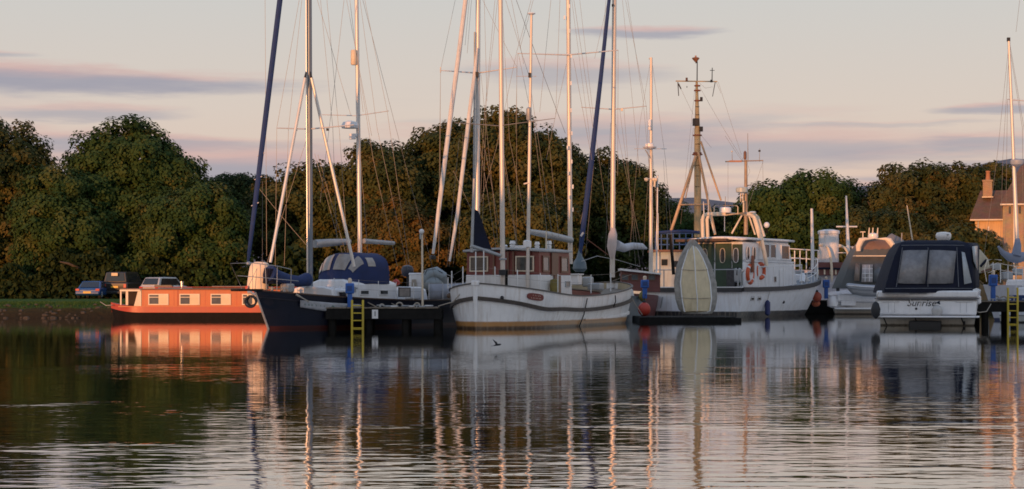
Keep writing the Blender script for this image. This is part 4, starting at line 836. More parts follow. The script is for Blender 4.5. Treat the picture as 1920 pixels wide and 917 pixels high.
# ---------------------------------------------------------------- sloop B: blue furled sail, pink sail cover
m_b2 = mat('grey_blue_hull', (.10, .14, .17), .4, var=.2)
t = thing('sailing_yacht', 'sloop with dark blue furled headsail and pale sail cover on its mast and boom', 'sailing boat', (W(1090, 545, 86).x, 86, 0), R(72), 'sailing boats on the moorings')
P = make_hull(9.5, 3.0, lambda s: 1.35-.35*s, .5, 2, 2, .5, .8, .1); hull_mesh(t, P, m_b2); deck_mesh(t, P, m_teak, .06)
MB().prism([(2.6, y, z) for y, z in ((.9, 1.1), (.8, 1.55), (-.8, 1.55), (-.9, 1.1))], (4.2, 0, 0)).build('coachroof', m_gel, t, bevel=.05)
MB().tube([W(1086, 490, 86), W(1092, 440, 86), W(1108, 310, 86.6), W(1126, 150, 87.2), W(1142, 0, 88), W(1152, -90, 88.5)], [.07, .12, .13, .105, .085, .06], 9).build('furled_sail', m_blue, t, world=True)
MB().lathe(W(1087, 510, 86), [(.2, 0), (.34, .15), (.3, .45), (.12, .75), (.05, 1.1)], 12).build('sail_foot_cover', m_b2, t, world=True)
MB().tube([W(1089, 443, 85.8), W(1094, 436, 85.8)], .05, 6).build('sail_tie', m_sail, t, world=True)
mast(t, 'mast', 1148, 520, 1153, -150, 88.5, .125, .105, mat('buff_mast', (.62, .56, .50)))
MB().tube([W(1148, 482, 88.3), W(1147, 462, 88.2), W(1149, 440, 88.3), W(1150, 428, 88.4)], [.13, .24, .22, .1], 12).build('sail_cover', mat('pinkish_white_canvas', (.60, .50, .46), .8, var=.1, bump=.008, bscale=6), t, world=True)
MB().tube([W(1154, 459, 88.5), W(1170, 465, 89.2), W(1186, 461, 90), W(1203, 462, 90.6), W(1212, 466, 91)], [.26, .2, .17, .16, .05], 12).build('boom_cover', mat('pale_sail_cover', (.50, .51, .55), .8, var=.12, bump=.01, bscale=5), t, world=True)
spar(t, 'spreader', (1090, 201, 89.3), (1150, 205, 88.5), .02, .03, m_alu); spar(t, 'spreader', (1150, 205, 88.5), (1212, 199, 87.6), .03, .02, m_alu)
MB().box(W(1166, 206, 88), (.1, .1, .12)).build('spreader_lamp', m_cream, t, world=True); MB().tube([W(1150.5, 10, 88.3), W(1147, 10, 88.3)], .06, 6).build('mast_fitting', m_black, t, world=True)
for py in (317, 357, 397): MB().tube([W(1150.5, py, 88.4), W(1156, py+6, 88.4), W(1150.5, py+8, 88.4)], .014, 5).build('folding_step', m_alu, t, world=True)
spar(t, 'boom_vang', (1100, 448, 86), (1140, 478, 88), .02, .02, mat('rusty_rope', (.25, .09, .05), .8))
wires(t, [(1087, 0, 1115, 240, 88), (1072, 0, 1112, 305), (1115, 240, 1152, 500), (1140, 0, 1115, 110), (1167, 0, 1200, 330), (1173, 0, 1212, 200), (1212, 200, 1225, 480), (1170, 205, 1192, 500), (1162, 205, 1200, 500), (1145, 230, 1135, 480), (1112, 300, 1088, 420), (1150, 210, 1206, 480), (1136, 0, 1119, 240), (1119, 240, 1098, 480), (1177, 0, 1206, 190), (1206, 190, 1232, 480)], 88.5, m_wire)
for dz in (0,): MB().tube([W(1090, 490, 85), W(1120, 480, 87), W(1160, 488, 89), (W(1200, 500, 91))], .015, 5).build('guard_rail', m_galv, t, world=True)
# ---------------------------------------------------------------- boat E with radar mast
m_mb = mat('dull_maroon_topsides', (.15, .05, .045), .5, var=.2)
t = thing('fishing_boat', 'small maroon sided boat with flat white roof and radar mast, behind the white ketch bow', 'boat', (W(1185, 545, 97).x, 97, 0), R(84), 'working boats on the moorings')
P = make_hull(7.5, 2.6, lambda s: 1.3-.25*s, .5, 2, 2, .6, .5, .1); hull_mesh(t, P, m_mb); deck_mesh(t, P, m_teak, .1)
MB().prism([W(1163, 503, 95), W(1240, 512, 95), W(1240, 515, 95), W(1163, 507, 95)], (0, 2.0, 0)).build('canopy_roof', m_white, t, world=True)
MB().prism([W(1166, 507, 95.3), W(1238, 514, 95.3), W(1238, 548, 95.3), W(1166, 544, 95.3)], (0, 1.5, 0)).build('cabin', m_mb, t, world=True)
for px in (1172, 1190, 1222): window(t, W(px, 520, 95.26), (1, .0, 0), .36, .3, m_brn, m_pane, .03, world=True)
mast(t, 'mast', 1220.5, 520, 1221, 108, 95.4, .11, .07, mat('buff_mast', (.62, .56, .50))); spar(t, 'mast_arm', (1217, 111), (1219, 108), .03, .03, m_alu, 95.4)
MB().lathe(W(1218, 277, 95.2), [(.1, -.1), (.34, 0), (.38, .04), (.24, .06), (.24, .2), (.12, .26)], 16).build('radar_dome', m_gel, t, world=True)
spar(t, 'radar_bracket', (1210, 281, 95.2), (1219, 296, 95.3), .03, .03, m_galv); spar(t, 'spreader', (1189, 279, 95.4), (1250, 279, 95.4), .018, .018, m_alu)
MB().lathe(W(1218.5, 244, 95.2), [(.07, 0), (.09, .05), (.09, .5), (.05, .56)], 10).build('radar_reflector', m_gel, t, world=True)
spar(t, 'aerial_pole', (1231, 510), (1233, 330), .05, .035, m_white, 95.6); spar(t, 'light_bar', (1208, 335), (1234, 336), .03, .03, m_alu, 95.3)
for px in (1212, 1226, 1230): MB().lathe(W(px, 338, 95.2), [(.04, -.06), (.11, 0), (.1, .1), (.03, .14)], 10).build('lamp', m_cream, t, world=True)
MB().tube([W(1228, 338, 95.2), W(1227, 350, 95.2)], .06, 6).build('horn', m_cream, t, world=True)
wires(t, [(1222, 112, 1248, 300), (1248, 300, 1262, 480), (1220, 112, 1200, 230), (1200, 230, 1180, 480), (1218, 290, 1206, 480), (1224, 290, 1236, 480), (1244, 300, 1256, 500)], 95.5, m_wire)
MB().tube([W(1195, 478, 95), W(1208, 500, 95)], .06, 6).build('deck_strut', m_dark, t, world=True); MB().tube([W(1207, 478, 95), W(1196, 500, 95)], .06, 6).build('deck_strut', m_dark, t, world=True)
def buoy(label, px, py, D, r, m, sz=1.0, cat='buoy', rope=None):
    c = W(px, py, D); t = thing('mooring_buoy', label, cat, c); MB().ball(c, r, 16, sz).build('float', m, t, world=True); MB().lathe(c+Vector((0, 0, r*sz)), [(r*.25, -.04), (r*.28, .05), (r*.12, .1)], 8).build('eye', m_black, t, world=True)
    if rope: spar(t, 'rope', (px, py-r*sz*F/D, D), rope, .02, .02, m_dark)
    return t
buoy('round red buoy hanging at the left corner of the pilot boat stern', 1208, 580, 88, .31, m_red, 1.1, rope=(1210, 552, 89))
buoy('dull yellow fender hanging above the round red buoy', 1205, 556, 90.5, .2, mat('mustard_canvas', (.24, .19, .05)), 1.35, 'fender', rope=(1206, 535, 90))
buoy('orange red buoy hanging below the pilot boat bow', 1532, 557, 110.5, .29, mat('dull_orange_red', (.34, .06, .03), .5), 1.15, rope=(1525, 538, 111))
buoy('faded lower half sunk orange buoy under the pilot boat bow', 1530, 569, 110.9, .26, mat('faded_orange', (.5, .13, .06), .6), .8)
# ---------------------------------------------------------------- pilot boat
t = thing('floating_platform', 'low black floating platform under the pilot boat stern, carrying the upright dinghy', 'pontoon', (W(1292, 600, 84).x, 84.5, 0))
a = W(1200, 0, 84.2).x-t.location.x; b = W(1392, 0, 84.2).x-t.location.x
MB().box(((a+b)/2, 2.6, .05), (b-a, 5.2, .26)).build('float', m_dark, t, bevel=.04)
for k in range(int((b-a)/.5)): MB().box((a+.25+k*.5, 2.6, .195), (.46, 5.2, .03)).build('deck_board', m_dark, t)
m_ph = mat('pilot_hull_white', (.6, .6, .6), .42, bands=[(-1, (.03, .03, .03)), (.16, (.02, .02, .022)), (.34, (.74, .74, .76))], var=.07, scale=1.2, streak=.45, coat=.1, dirt=(.42, .34, .26))
t = PB = thing('pilot_boat', 'white former lifeboat with green aft doors and a big radar arch', 'motor boat', (9.97, 99.6, 0), R(57), 'working boats on the moorings')
# frame: x from the stern to the bow
shb = lambda s: 1.62+.05*s+.95*s**2.6
def P(s, v, side, off=0.0):
    b = 2.95*(1-max(0, (s-.42)/.58)**2.3)*(1-.16*v**1.5*(1+2.2*s)) + off+.004
    return Vector((s*16.2-.9*v*s**3-1.6*v*s**6+.0*v, side*max(b, .004), shb(s)*(1-v)-.35*v))
n = 44; nv = 9
mb = MB()
for side in (1, -1): mb.grid([[P(i/n, j/nv, side) for i in range(n+1)] for j in range(nv+1)])
mb.grid([[P(0, j/nv, 1), P(0, j/nv, -1)] for j in range(nv+1)]); mb.build('hull', m_ph, t); deck_mesh(t, P, mat('grey_deck_paint', (.22, .23, .25), .7, var=.15), .12)
m_fend = mat('black_belting', (.035, .033, .035), .6, var=.3)
for sd_ in (1, -1): MB().sweep([P(i/40, .055, sd_, .05) for i in range(41)], .16, .24).build('belting', m_fend, t)
MB().box((-.06, 0, shb(0)-.13), (.16, 5.9, .24)).build('belting', m_fend, t)
MB().box((-.02, 0, shb(0)+.01), (.2, 6.0, .06)).build('transom_cap', m_white, t, bevel=.01)
for y in (1.9, -1.35): MB().tube([(-.04, y, 1.1), (-.05, y+.12, .5)], .03, 6).build('transom_bracket', m_galv, t)
for px, py in ((1412, 557), (1425, 557)):
    s_ = s_at(t, P, px, -1, 1.2); q = P(s_, .3, -1, .0); tg = (P(s_+.01, .3, -1)-P(s_-.01, .3, -1)); window(t, q, tg, .40, .22, m_galv, m_glass, .04, depth=.05)
for px, z in ((1469, .8), (1499, 1.6)): s_ = s_at(t, P, px, -1, z); MB().ball(P(s_, (shb(s_)-z)/(shb(s_)+.35), -1, .0), .09, 8).build('hawse_pipe', m_black, t)
s_ = s_at(t, P, 1433, -1, .5); q = P(s_, .5, -1, .15); 
MB().lathe(q+Vector((0, 0, -.15)), [(.04, -.45), (.15, -.35), (.15, .3), (.05, .42)], 12).build('boat_fender', mat('dark_blue_fender', (.02, .03, .12), .5), t)
MB().tube([q+Vector((0, 0, .25)), P(s_, 0, -1, .1)], .015, 5).build('fender_rope', m_rope, t)
# superstructure
m_green = mat('faded_green_paint', (.030, .06, .032), .55, var=.3, scale=3, streak=.2)
m_sup = mat('white_superstructure', (.74, .74, .75), .4, var=.06, streak=.25)
x0, x1, hw = 3.0, 9.6, 1.62
MB().prism([(x0, -hw, 1.55), (x1+.7, -hw, 1.6), (x1+.2, -hw, 3.1), (x0, -hw, 3.1)], (0, 2*hw, 0)).build('deckhouse', m_sup, t, bevel=.12)
MB().prism([(x0+2.0, -hw+.12, 3.1), (x1+.25, -hw+.12, 3.1), (x1-.35, -hw+.12, 4.35), (x0+2.0, -hw+.12, 4.35)], (0, 2*hw-.24, 0)).build('wheelhouse', m_sup, t, bevel=.15)
MB().prism([(x0+.03, -hw+.1, 3.1), (x0+2.05, -hw+.1, 3.1), (x0+2.05, -hw+.1, 4.2), (x0+.03, -hw+.1, 4.2)], (0, 2*hw-.2, 0)).build('aft_cabin_top', m_sup, t, bevel=.1)
rr = [[(x0-.5+(x1+.1-x0+.5)*i/8, y, 4.32+.14*math.cos(y/hw*1.3)-.05*(i == 0)) for i in range(9)] for y in np.linspace(-hw-.05, hw+.05, 9)]
MB().grid(rr).build('wheelhouse_roof', m_sup, t, solid=.12)
MB().box((x0-.35, .7, 4.28), (.9, 3.2, .16)).build('aft_awning', mat('brown_stained_awning', (.10, .06, .04), .8, var=.3), t, bevel=.03)
for y, w_, nm in ((-.35, 1.0, 'aft_door'), (.75, 1.0, 'aft_door')): MB().box((x0-.03, y, 2.85), (.07, w_, 2.5)).build(nm, m_green, t, bevel=.03)
MB().box((x0+.01, -1.2, 2.9), (.06, .62, 2.3)).build('aft_panel', m_green, t, bevel=.02)
def oval_window(t, c, u, w, h, fm):
    c = Vector(c); u = Vector(u).normalized(); up = Vector((0, 0, 1)); nrm = u.cross(up); rows = []
    def pt(k, a, o_): return c + u*(w/2*k*math.copysign(abs(math.cos(a))**.75, math.cos(a))) + up*((h/2-w/2*(1-k))*math.copysign(abs(math.sin(a))**.6, math.sin(a))) + nrm*o_
    an = [2*math.pi*i/20 for i in range(20)]
    rows = [[pt(1.25, a, .0) for a in an], [pt(1.2, a, .04) for a in an], [pt(1.0, a, .04) for a in an], [pt(.97, a, -.0) for a in an]]
    o = MB().grid(rows, close=True).build('window_frame', fm, t); m = MB(); m.add([pt(1.0, a, .015) for a in an], [tuple(range(20))]); m.build('pane', m_glass, o)
for y in (.78, -.32, -1.15): oval_window(t, (x0-.07, y, 3.42), (0, -1, 0), .27, .78, m_cream if y > -1 else m_white)
for x, w_ in ((6.1, .75), (7.0, .75)): window(t, (x, -hw+.1, 3.72), (1, 0, 0), w_, .78, m_sup, m_glass, .06, depth=.06)
window(t, (8.7, -hw+.1, 3.68), (1, 0, 0), 1.1, .8, m_sup, m_glass, .06, depth=.06)
for x in (3.6, 4.4): oval_window(t, (x, -hw+.06, 3.55), (1, 0, 0), .32, .7, m_white)
window(t, (x1+.0, -.6, 3.75), (0, -1, 0), 1.0, .6, m_sup, m_glass, .05, up=(-.4, 0, 1))
MB().box((6.4, -hw-.02, 3.12), (6.6, .07, .07)).build('grab_rail', m_sup, t); MB().box((8.0, -hw-.03, 2.15), (.8, .05, 1.05)).build('side_door', m_sup, t, bevel=.02); window(t, (7.0, -hw-.02, 2.1), (1, 0, 0), .35, .3, m_galv, m_glass, .04)
def lifebuoy(label, px, py, D, rr_, rz):
    c = W(px, py, D); t = thing('lifebuoy', label, 'lifebuoy', c, 0, 'orange lifebuoys on the pilot boat'); M = Matrix.Rotation(rz, 3, 'Z')
    MB().torus(c, rr_, rr_*.30, 'Y', 24, 10, M).build('ring', mat('lifebuoy_orange', (.62, .10, .03), .5), t, world=True)
    for k in range(4):
        a = R(45+90*k); q = Vector((math.cos(a)*rr_, 0, math.sin(a)*rr_)); M2 = M @ Matrix.Rotation(-a, 3, 'Y')
        mb = MB(); ring = []
        for j in (-.1, .1): 
            ring.append([c + M @ (Matrix.Rotation(-(a+j/rr_*.5), 3, 'Y') @ Vector((rr_+rr_*.33*math.cos(b), rr_*.33*math.sin(b), 0))) for b in [2*math.pi*i/10 for i in range(10)]])
        mb.grid(ring, close=True).build('reflective_band', m_white, t, world=True)
PBM = rootm(PB)
def onpb(x, y, z): w = PBM @ Vector((x, y, z)); return 960+w.x/w.y*F, YH-(w.z-H)/w.y*F, w.y
pc = onpb(4.1, -hw-.25, 2.5); lifebuoy('orange lifebuoy seen nearly edge on, left one on the pilot boat side', 1405.5, 514, pc[2]-.1, .47, R(65))
pc = onpb(5.5, -hw-.25, 2.5); lifebuoy('orange lifebuoy turned to the viewer, right one on the pilot boat side', 1425.5, 508, pc[2]-.2, .40, R(48))
MB().box((3.9, -hw-.1, 2.95), (.28, .1, .95)).build('exhaust_stack', mat('rusty_rope', (.25, .09, .05)), t, bevel=.03)
# side deck stanchions and rails
for s_ in (.14, .2, .26, .34, .42, .5): b_ = P(s_, 0, -1, -.1); MB().tube([b_, b_+Vector((0, 0, 1.15))], .025, 6).build('stanchion', m_white, t)
MB().tube([P(s_, 0, -1, -.1)+Vector((0, 0, 1.15)) for s_ in (.14, .2, .3, .4, .5)], .02, 6).build('guard_rail', m_white, t)
bow = [(.56, .0), (.62, .1), (.68, .2), (.74, .3), (.80, .35), (.86, .38), (.91, .38), (.95, .36)]
for s_, k in bow: 
    for sd_ in (1, -1): b_ = P(s_, 0, sd_, -.12 if s_ < .9 else -.03); MB().tube([b_, b_+Vector((0, 0, .62+k))], .024, 6).build('stanchion', m_white, t)
for sd_ in (1, -1):
    for f_ in (.5, 1.0): MB().tube([P(s_, 0, sd_, -.12 if s_ < .9 else -.03)+Vector((0, 0, (.62+k)*f_)) for s_, k in bow], .022, 6).build('bow_rail', m_white, t)
MB().box((12.6, 0, 2.2), (1.3, 1.1, .5)).build('foredeck_hatch', m_sup, t, bevel=.08); MB().box((14.0, 0, 2.45), (.5, .6, .5)).build('anchor_windlass', m_galv, t, bevel=.05)
MB().tube([(11.4, -1.4, 1.9), (11.9, -1.2, 2.35), (12.4, -1.3, 1.95)], .18, 10).build('coiled_rope', m_white, t)
for px, py in ((1383, 478), (1372, 505), (1385, 522)): pass
MB().box((2.4, -1.2, 2.15), (.5, .6, 1.1)).build('deck_machinery', mat('dark_machinery', (.05, .05, .055), .5, .3, var=.4, scale=6), t, bevel=.08)
MB().box((1.6, -1.9, 2.3), (.35, .35, .8)).build('capstan', m_galv, t, bevel=.1)
for x, y in ((1.2, -2.3), (.6, -2.4), (.3, 2.6), (.3, 2.0)): MB().tube([(x, y, 1.6), (x, y, 2.6)], .03, 6).build('stanchion', m_galv, t)
MB().tube([(.3, 2.6, 2.6), (.3, -2.4, 2.6), (1.2, -2.4, 2.6)], .025, 6).build('stern_rail', m_galv, t)
MB().tube([(1.0, -2.2, 2.7), (2.2, -1.5, 1.7)], .05, 6).build('hand_winch_arm', m_dark, t); MB().tube([(1.2, -2.3, 2.5), (1.8, -2.2, 2.6), (2.0, -1.8, 2.3)], .05, 6).build('winch_handle', m_chrome, t)
MB().tube([W(1257, 440, 100), W(1263, 515, 100)], .09, 6).build('davit_post', m_dark, t, world=True)
# radar arch
Da = 103.5
arch = [W(1318.5, 446, Da), W(1317, 412, Da), W(1320, 404, Da), W(1326, 401.5, Da), W(1360, 401, Da), W(1400, 401, Da), W(1408, 402.5, Da), W(1414, 408, Da), W(1426, 445, Da-.3), W(1434, 478, Da-.6), W(1438, 500, Da-.8)]
MB().tube(arch, [.13]*8+[.17, .13, .11], 8, flat=.9).build('radar_arch', m_cream, t, world=True)
arch2 = [p+Vector((.5, 2.2, .1)) for p in arch[:9]]; MB().tube(arch2, .1, 8).build('radar_arch', m_cream, t, world=True)
for a_, b_ in (((1330, 402), (1340, 438)), ((1392, 402), (1372, 438)), ((1404, 404), (1416, 440))): spar(t, 'arch_brace', a_, b_, .05, .05, m_cream, Da+.6)
MB().tube([W(1339, 402, Da), W(1339, 388, Da), W(1341, 385.5, Da), W(1381, 385.5, Da), W(1383.5, 388, Da), W(1383.5, 402, Da)], .025, 6).build('dome_guard', m_cream, t, world=True)
MB().lathe(W(1360, 399, Da), [(.32, 0), (.34, .08), (.34, .26), (.28, .31), (.1, .33)], 18).build('radar_dome', m_gel, t, world=True)
MB().lathe(W(1411, 399, Da), [(.2, 0), (.22, .04), (.1, .08)], 12).build('satellite_aerial', m_gel, t, world=True)
spar(t, 'aerial', (1320, 402), (1319, 378), .04, .02, m_white, Da); spar(t, 'aerial', (1328, 402), (1328.5, 336), .025, .01, m_white, Da); spar(t, 'aerial', (1360, 390), (1360, 368), .02, .015, m_wire, Da); spar(t, 'aerial', (1358.5, 434), (1358.5, 405), .02, .02, m_white, Da+.3)
MB().ball(W(1437.5, 422, 103.3), .17, 14).build('searchlight', m_gel, t, world=True); MB().tube([W(1437.5, 428, 103.3), W(1437.5, 437, 103.3)], .07, 8).build('searchlight_post', m_dark, t, world=True)
mast(t, 'mast', 1398.5, 440, 1398.5, 300, 104.2, .12, .085, mat('buff_brown_mast', (.34, .25, .17), .5, var=.25, scale=4, streak=.4, dirt=(.16, .06, .03)))
spar(t, 'yard', (1360, 303), (1431, 301), .04, .03, mat('buff_brown_mast', (.3, .2, .13)), 104.1); MB().box(W(1379, 302.5, 104), (.72, .1, .1)).build('navigation_light_board', mat('faded_orange_board', (.42, .2, .12), .6), t, world=True)
MB().lathe(W(1397, 296, 104.1), [(.07, -.1), (.09, 0), (.09, .32), (.03, .4)], 10).build('masthead_light', m_brn, t, world=True)
for a_, b_, r_ in (((1402.5, 300), (1402, 250), .025), ((1424, 303), (1424.5, 278), .018), ((1373, 302), (1372.5, 284), .02), ((1391, 302), (1392, 296), .02)): spar(t, 'aerial', a_, b_, r_, r_*.5, m_wire, 104)
MB().box(W(1424, 283, 104), (.12, .08, .1)).build('wind_sensor', m_black, t, world=True); MB().ball(W(1372.5, 284, 104), .05, 8).build('stern_light', m_cream, t, world=True)
MB().lathe(W(1391, 359, 103.9), [(.15, -.1), (.34, -.04), (.35, .18), (.30, .24), (.1, .26)], 18).build('radar_dome', mat('pale_green_grey_plastic', (.42, .47, .45), .4), t, world=True)
for px in (1389, 1393): spar(t, 'radar_strut', (px, 362), (px, 378), .03, .03, m_cream, 103.9)
MB().ball(W(1393.5, 378, 103.8), .07, 8).build('lamp', m_cream, t, world=True); spar(t, 'radar_post', (1394, 380), (1394, 402), .035, .035, m_cream, 103.8)
wires(t, [(1365, 303, 1365, 400), (1430, 302, 1431, 345), (1403, 310, 1406, 322), (1406, 322, 1402, 330), (1392, 303, 1360, 255), (1431, 302, 1400, 395)], 104, m_wire)
# upright dinghy
t = thing('rigid_dinghy', 'upended grey and cream dinghy leaning on its transom against the pilot boat stern', 'dinghy', W(1304, 590, 88.6)); Db = 88.6; t.location.z = .21
def lean(py): return Db + (588-py)/140*.9
m_tube = mat('stained_grey_canvas', (.30, .28, .25), .8, var=.3, scale=3, streak=.55, bump=.01, bscale=5, dirt=(.12, .10, .07)); m_bot = mat('cream_hull_bottom', (.66, .54, .34), .5, var=.12, scale=2, streak=.35, dirt=(.30, .22, .12))
out = [(588, 1282, 1335), (580, 1272, 1341), (560, 1266, 1345), (530, 1263.5, 1343.5), (500, 1268, 1335), (480, 1275, 1326), (465, 1283, 1316), (455, 1289, 1308), (449.5, 1294, 1302)]
rows = []
for py, xa, xb in out:
    D_ = lean(py); a = W(xa, py, D_); b = W(xb, py, D_); c = (a+b)/2; hw_ = (b.x-a.x)/2; row = []
    for j in range(20):
        an = 2*math.pi*j/20; row.append((c.x+hw_*math.copysign(abs(math.cos(an))**.8, math.cos(an)), D_+.30*math.copysign(abs(math.sin(an))**.9, math.sin(an))+.02*math.sin(py*.9+j), c.z))
    rows.append(row)
mb = MB().grid(rows, close=True); mb.add(rows[0], [tuple(range(20))]); mb.add(rows[-1], [tuple(range(20))]); mb.build('canvas_cover', m_tube, t, world=True)
inn = [(585, 1285, 1326, .05), (583, 1283, 1331, .12), (560, 1279, 1334, .17), (530, 1276, 1331.5, .2), (505, 1279, 1326, .2), (485, 1285, 1318, .17), (470, 1290, 1310, .12), (461, 1295, 1303, .06)]
rows = []; edge_l = []; edge_r = []
for py, xa, xb, d_ in inn:
    D_ = lean(py)-.26; a = W(xa, py, D_); b = W(xb, py, D_); row = []
    for j in range(13):
        q = j/12*2-1; row.append((a.x+(b.x-a.x)*(j/12), D_-d_*(1-abs(q)**1.4)-.04*(abs(q) < .1), a.z))
    rows.append(row); edge_l.append(row[0]); edge_r.append(row[-1])
MB().grid(rows).build('hull_bottom', m_bot, t, world=True, solid=.02)
MB().tube(edge_l+edge_r[::-1], .035, 6).build('gunwale_trim', m_gel, t, world=True); MB().tube([(r_[6][0], r_[6][1]-.02, r_[6][2]) for r_ in rows], .025, 6).build('keel_band', m_gel, t, world=True)
for py, xa, xb in ((558, 1268, 1343), (505, 1269, 1336)): MB().tube([W(xa, py, lean(py)-.1), W((xa*3+xb)/4, py+1, lean(py)-.42), W((xa+xb)/2, py+2, lean(py)-.5), W((xa+3*xb)/4, py+1, lean(py)-.42), W(xb, py, lean(py)-.1)], .014, 5).build('lashing', m_rope, t, world=True)
for k in (): MB().tube([(r_[k][0], r_[k][1]-.01, r_[k][2]) for r_ in rows[1:-1]], .016, 5).build('spray_rail', m_bot, t, world=True)
# ---------------------------------------------------------------- light blue boat with the tripod mast
t = thing('workboat', 'pale blue cabin boat with blue railing and tall tripod mast, behind the upright dinghy', 'boat', (W(1262, 545, 112).x, 112, 0), 0, 'working boats on the moorings')
m_pb = mat('pale_blue_paint', (.36, .44, .48), .5, var=.1, streak=.3); Dw = 111.0
Pw = make_hull(9.5, 3.6, lambda s: 1.5, .5, 2, 3, .7, .4, .1)
w0 = W(1215, 545, 113); o = MB()
for side in (1, -1): o.grid([[Pw(i/20, j/5, side)+Vector((w0.x-t.location.x-1.5, 1.5, 0)) for i in range(21)] for j in range(6)])
o.build('hull', m_pb, t)
MB().prism([W(1224, 472, Dw), W(1290, 470, Dw), W(1290, 545, Dw), W(1222, 545, Dw)], (0, 2.4, 0)).build('cabin', m_pb, t, world=True, bevel=.05)
MB().box((W(1256, 0, Dw).x, Dw+1, W(0, 470.5, Dw).z), (W(1293, 0, Dw).x-W(1221, 0, Dw).x, 2.9, .12)).build('cabin_roof', m_brn, t, world=True)
window(t, W(1246, 492, Dw-.02), (1, 0, 0), .42, .42, m_galv, m_glass, .04, world=True); window(t, W(1270, 495, Dw-.02), (1, 0, 0), .42, .42, m_galv, m_glass, .04, world=True)
m_brail = mat('blue_rail_paint', (.03, .09, .24), .5)
for px in (1229, 1240, 1251, 1262, 1274, 1286, 1298): spar(t, 'rail_post', (px, 470), (px, 438), .04, .04, m_brail, Dw)
for py in (438, 448, 459): spar(t, 'rail_bar', (1228, py), (1300, py-.5), .04, .04, m_brail, Dw)
MB().tube([W(1228, 437, Dw), W(1255, 434.5, Dw), W(1285, 433.5, Dw), W(1312, 436, Dw)], .1, 8).build('rolled_awning', m_blue, t, world=True)
spar(t, 'aerial', (1234, 520), (1234, 400), .03, .02, m_white, Dw-.3)
m_tm = mat('weathered_ship_mast', (.42, .33, .18), .6, var=.2, scale=2, streak=.5, bump=.004, bscale=10, dirt=(.15, .06, .03))
spar(t, 'mast', (1308.5, 445), (1307.5, 240), .235, .19, m_tm, 112, n=14); spar(t, 'topmast', (1307.5, 242), (1306.3, 152), .17, .07, m_tm, 112, n=12); spar(t, 'mast_pole', (1307, 152), (1307.3, 115), .035, .03, m_black, 112)
for a_, b_, r_ in (((1305, 292), (1256, 440), .095), ((1314, 265), (1352, 376), .06), ((1309, 285), (1341, 440), .08), ((1304, 296), (1285, 372), .03)): spar(t, 'tripod_leg', a_, b_, r_, r_, mat('buff_leg', (.50, .34, .20), .5, var=.2, streak=.3), 111.7)
spar(t, 'crossbar', (1274, 384), (1328, 383), .05, .05, mat('buff_leg', (.5, .34, .2)), 111.6)
spar(t, 'yard', (1267, 152), (1345, 153), .04, .035, m_tm, 111.9)
for a_, b_, r_ in (((1271, 154), (1272.5, 180), .03), ((1272, 157), (1277, 167), .045), ((1341, 154), (1336, 181), .025), ((1335, 153), (1335.5, 127), .03), ((1331, 132), (1340, 132), .02)): spar(t, 'yard_fitting', a_, b_, r_, r_*.8, m_black, 111.9)
MB().lathe(W(1304.5, 117, 111.9), [(.03, 0), (.14, .12), (.24, .25), (.22, .28), (.05, .34), (.05, .42)], 12).build('masthead_lamp', mat('copper_lamp', (.45, .18, .08), .4, .4), t, world=True)
MB().tube([W(1304, 118, 111.9), W(1306, 118, 111.9), W(1307, 114, 111.9)], .03, 6).build('lamp_bracket', m_black, t, world=True)
for px, py, a_, b_ in ((1287.5, 149, .13, .22), (1334, 152, .14, .16), (1315, 186, .16, .26), (1314.5, 242, .22, .3), (1305, 229, .4, .44), (1288, 163, .05, .1)): MB().box(W(px, py, 111.8), (a_, a_, b_)).build('mast_light', m_black if px != 1287.5 else m_brn, t, world=True, bevel=.02)
for py, w_ in ((162, .2), (171, .22), (190, .2), (255, .3), (291, .34), (288, .28)): MB().lathe(W(1307.5, py, 112), [(w_*.9, 0), (w_, .03), (w_*.9, .08)], 12).build('mast_band', mat('rusty_rope', (.25, .09, .05)), t, world=True)
for py in (200, 215, 270, 310, 330, 350): MB().tube([W(1304, py, 111.8), W(1311.5, py, 111.8)], .02, 5).build('mast_rung', m_black, t, world=True)
wires(t, [(1310, 160, 1390, 296), (1347, 154, 1390, 290), (1300, 240, 1287, 372), (1277, 167, 1300, 215), (1343, 154, 1352, 175), (1311, 155, 1322, 165), (1322, 165, 1336, 163), (1303, 165, 1276, 420), (1312, 250, 1334, 277)], 112, m_wire)
# ---------------------------------------------------------------- lavender white ship with funnel
t = thing('small_ship', 'lavender white steel ship with round white funnel, between the pilot boat and the cruisers', 'ship', (W(1590, 545, 124).x, 124, 0), 0, 'working boats on the moorings')
m_sh = mat('lavender_white_steel', (.50, .49, .55), .5, var=.06, scale=.8, streak=.3, bump=.003, bscale=3); Ds = 124.0
rows = []
for i in range(31):
    q = i/30; px = 1478+262*q; b = 3.0*min(1, math.sin(min(1, q*2.2)*math.pi/2)**.8+.02); top_z = W(0, 508-3*(1-q)**2, Ds).z
    rows.append([(W(px, 0, Ds).x + (.5*(1-q)**3), Ds+3-b*.92, -.4), (W(px, 0, Ds).x, Ds+3-b, top_z), (W(px, 0, Ds).x, Ds+3+b, top_z), (W(px, 0, Ds).x, Ds+3+b*.92, -.4)])
MB().grid(rows).build('hull', m_sh, t, world=True)
MB().box(W(1610, 531, Ds-.04)+Vector((0, 0, 0)), (8.6, .06, .05)).build('rubbing_strake', m_sh, t, world=True)
MB().prism([W(1606, 486, Ds+.5), W(1660, 480, Ds+.5), W(1660, 510, Ds+.5), W(1600, 510, Ds+.5)], (0, 4, 0)).build('deckhouse', m_sh, t, world=True, bevel=.05)
MB().box(W(1562, 504.5, Ds+1.5), (2.6, 3, .9)).build('engine_casing', mat('dull_maroon_topsides', (.15, .05, .045)), t, world=True)
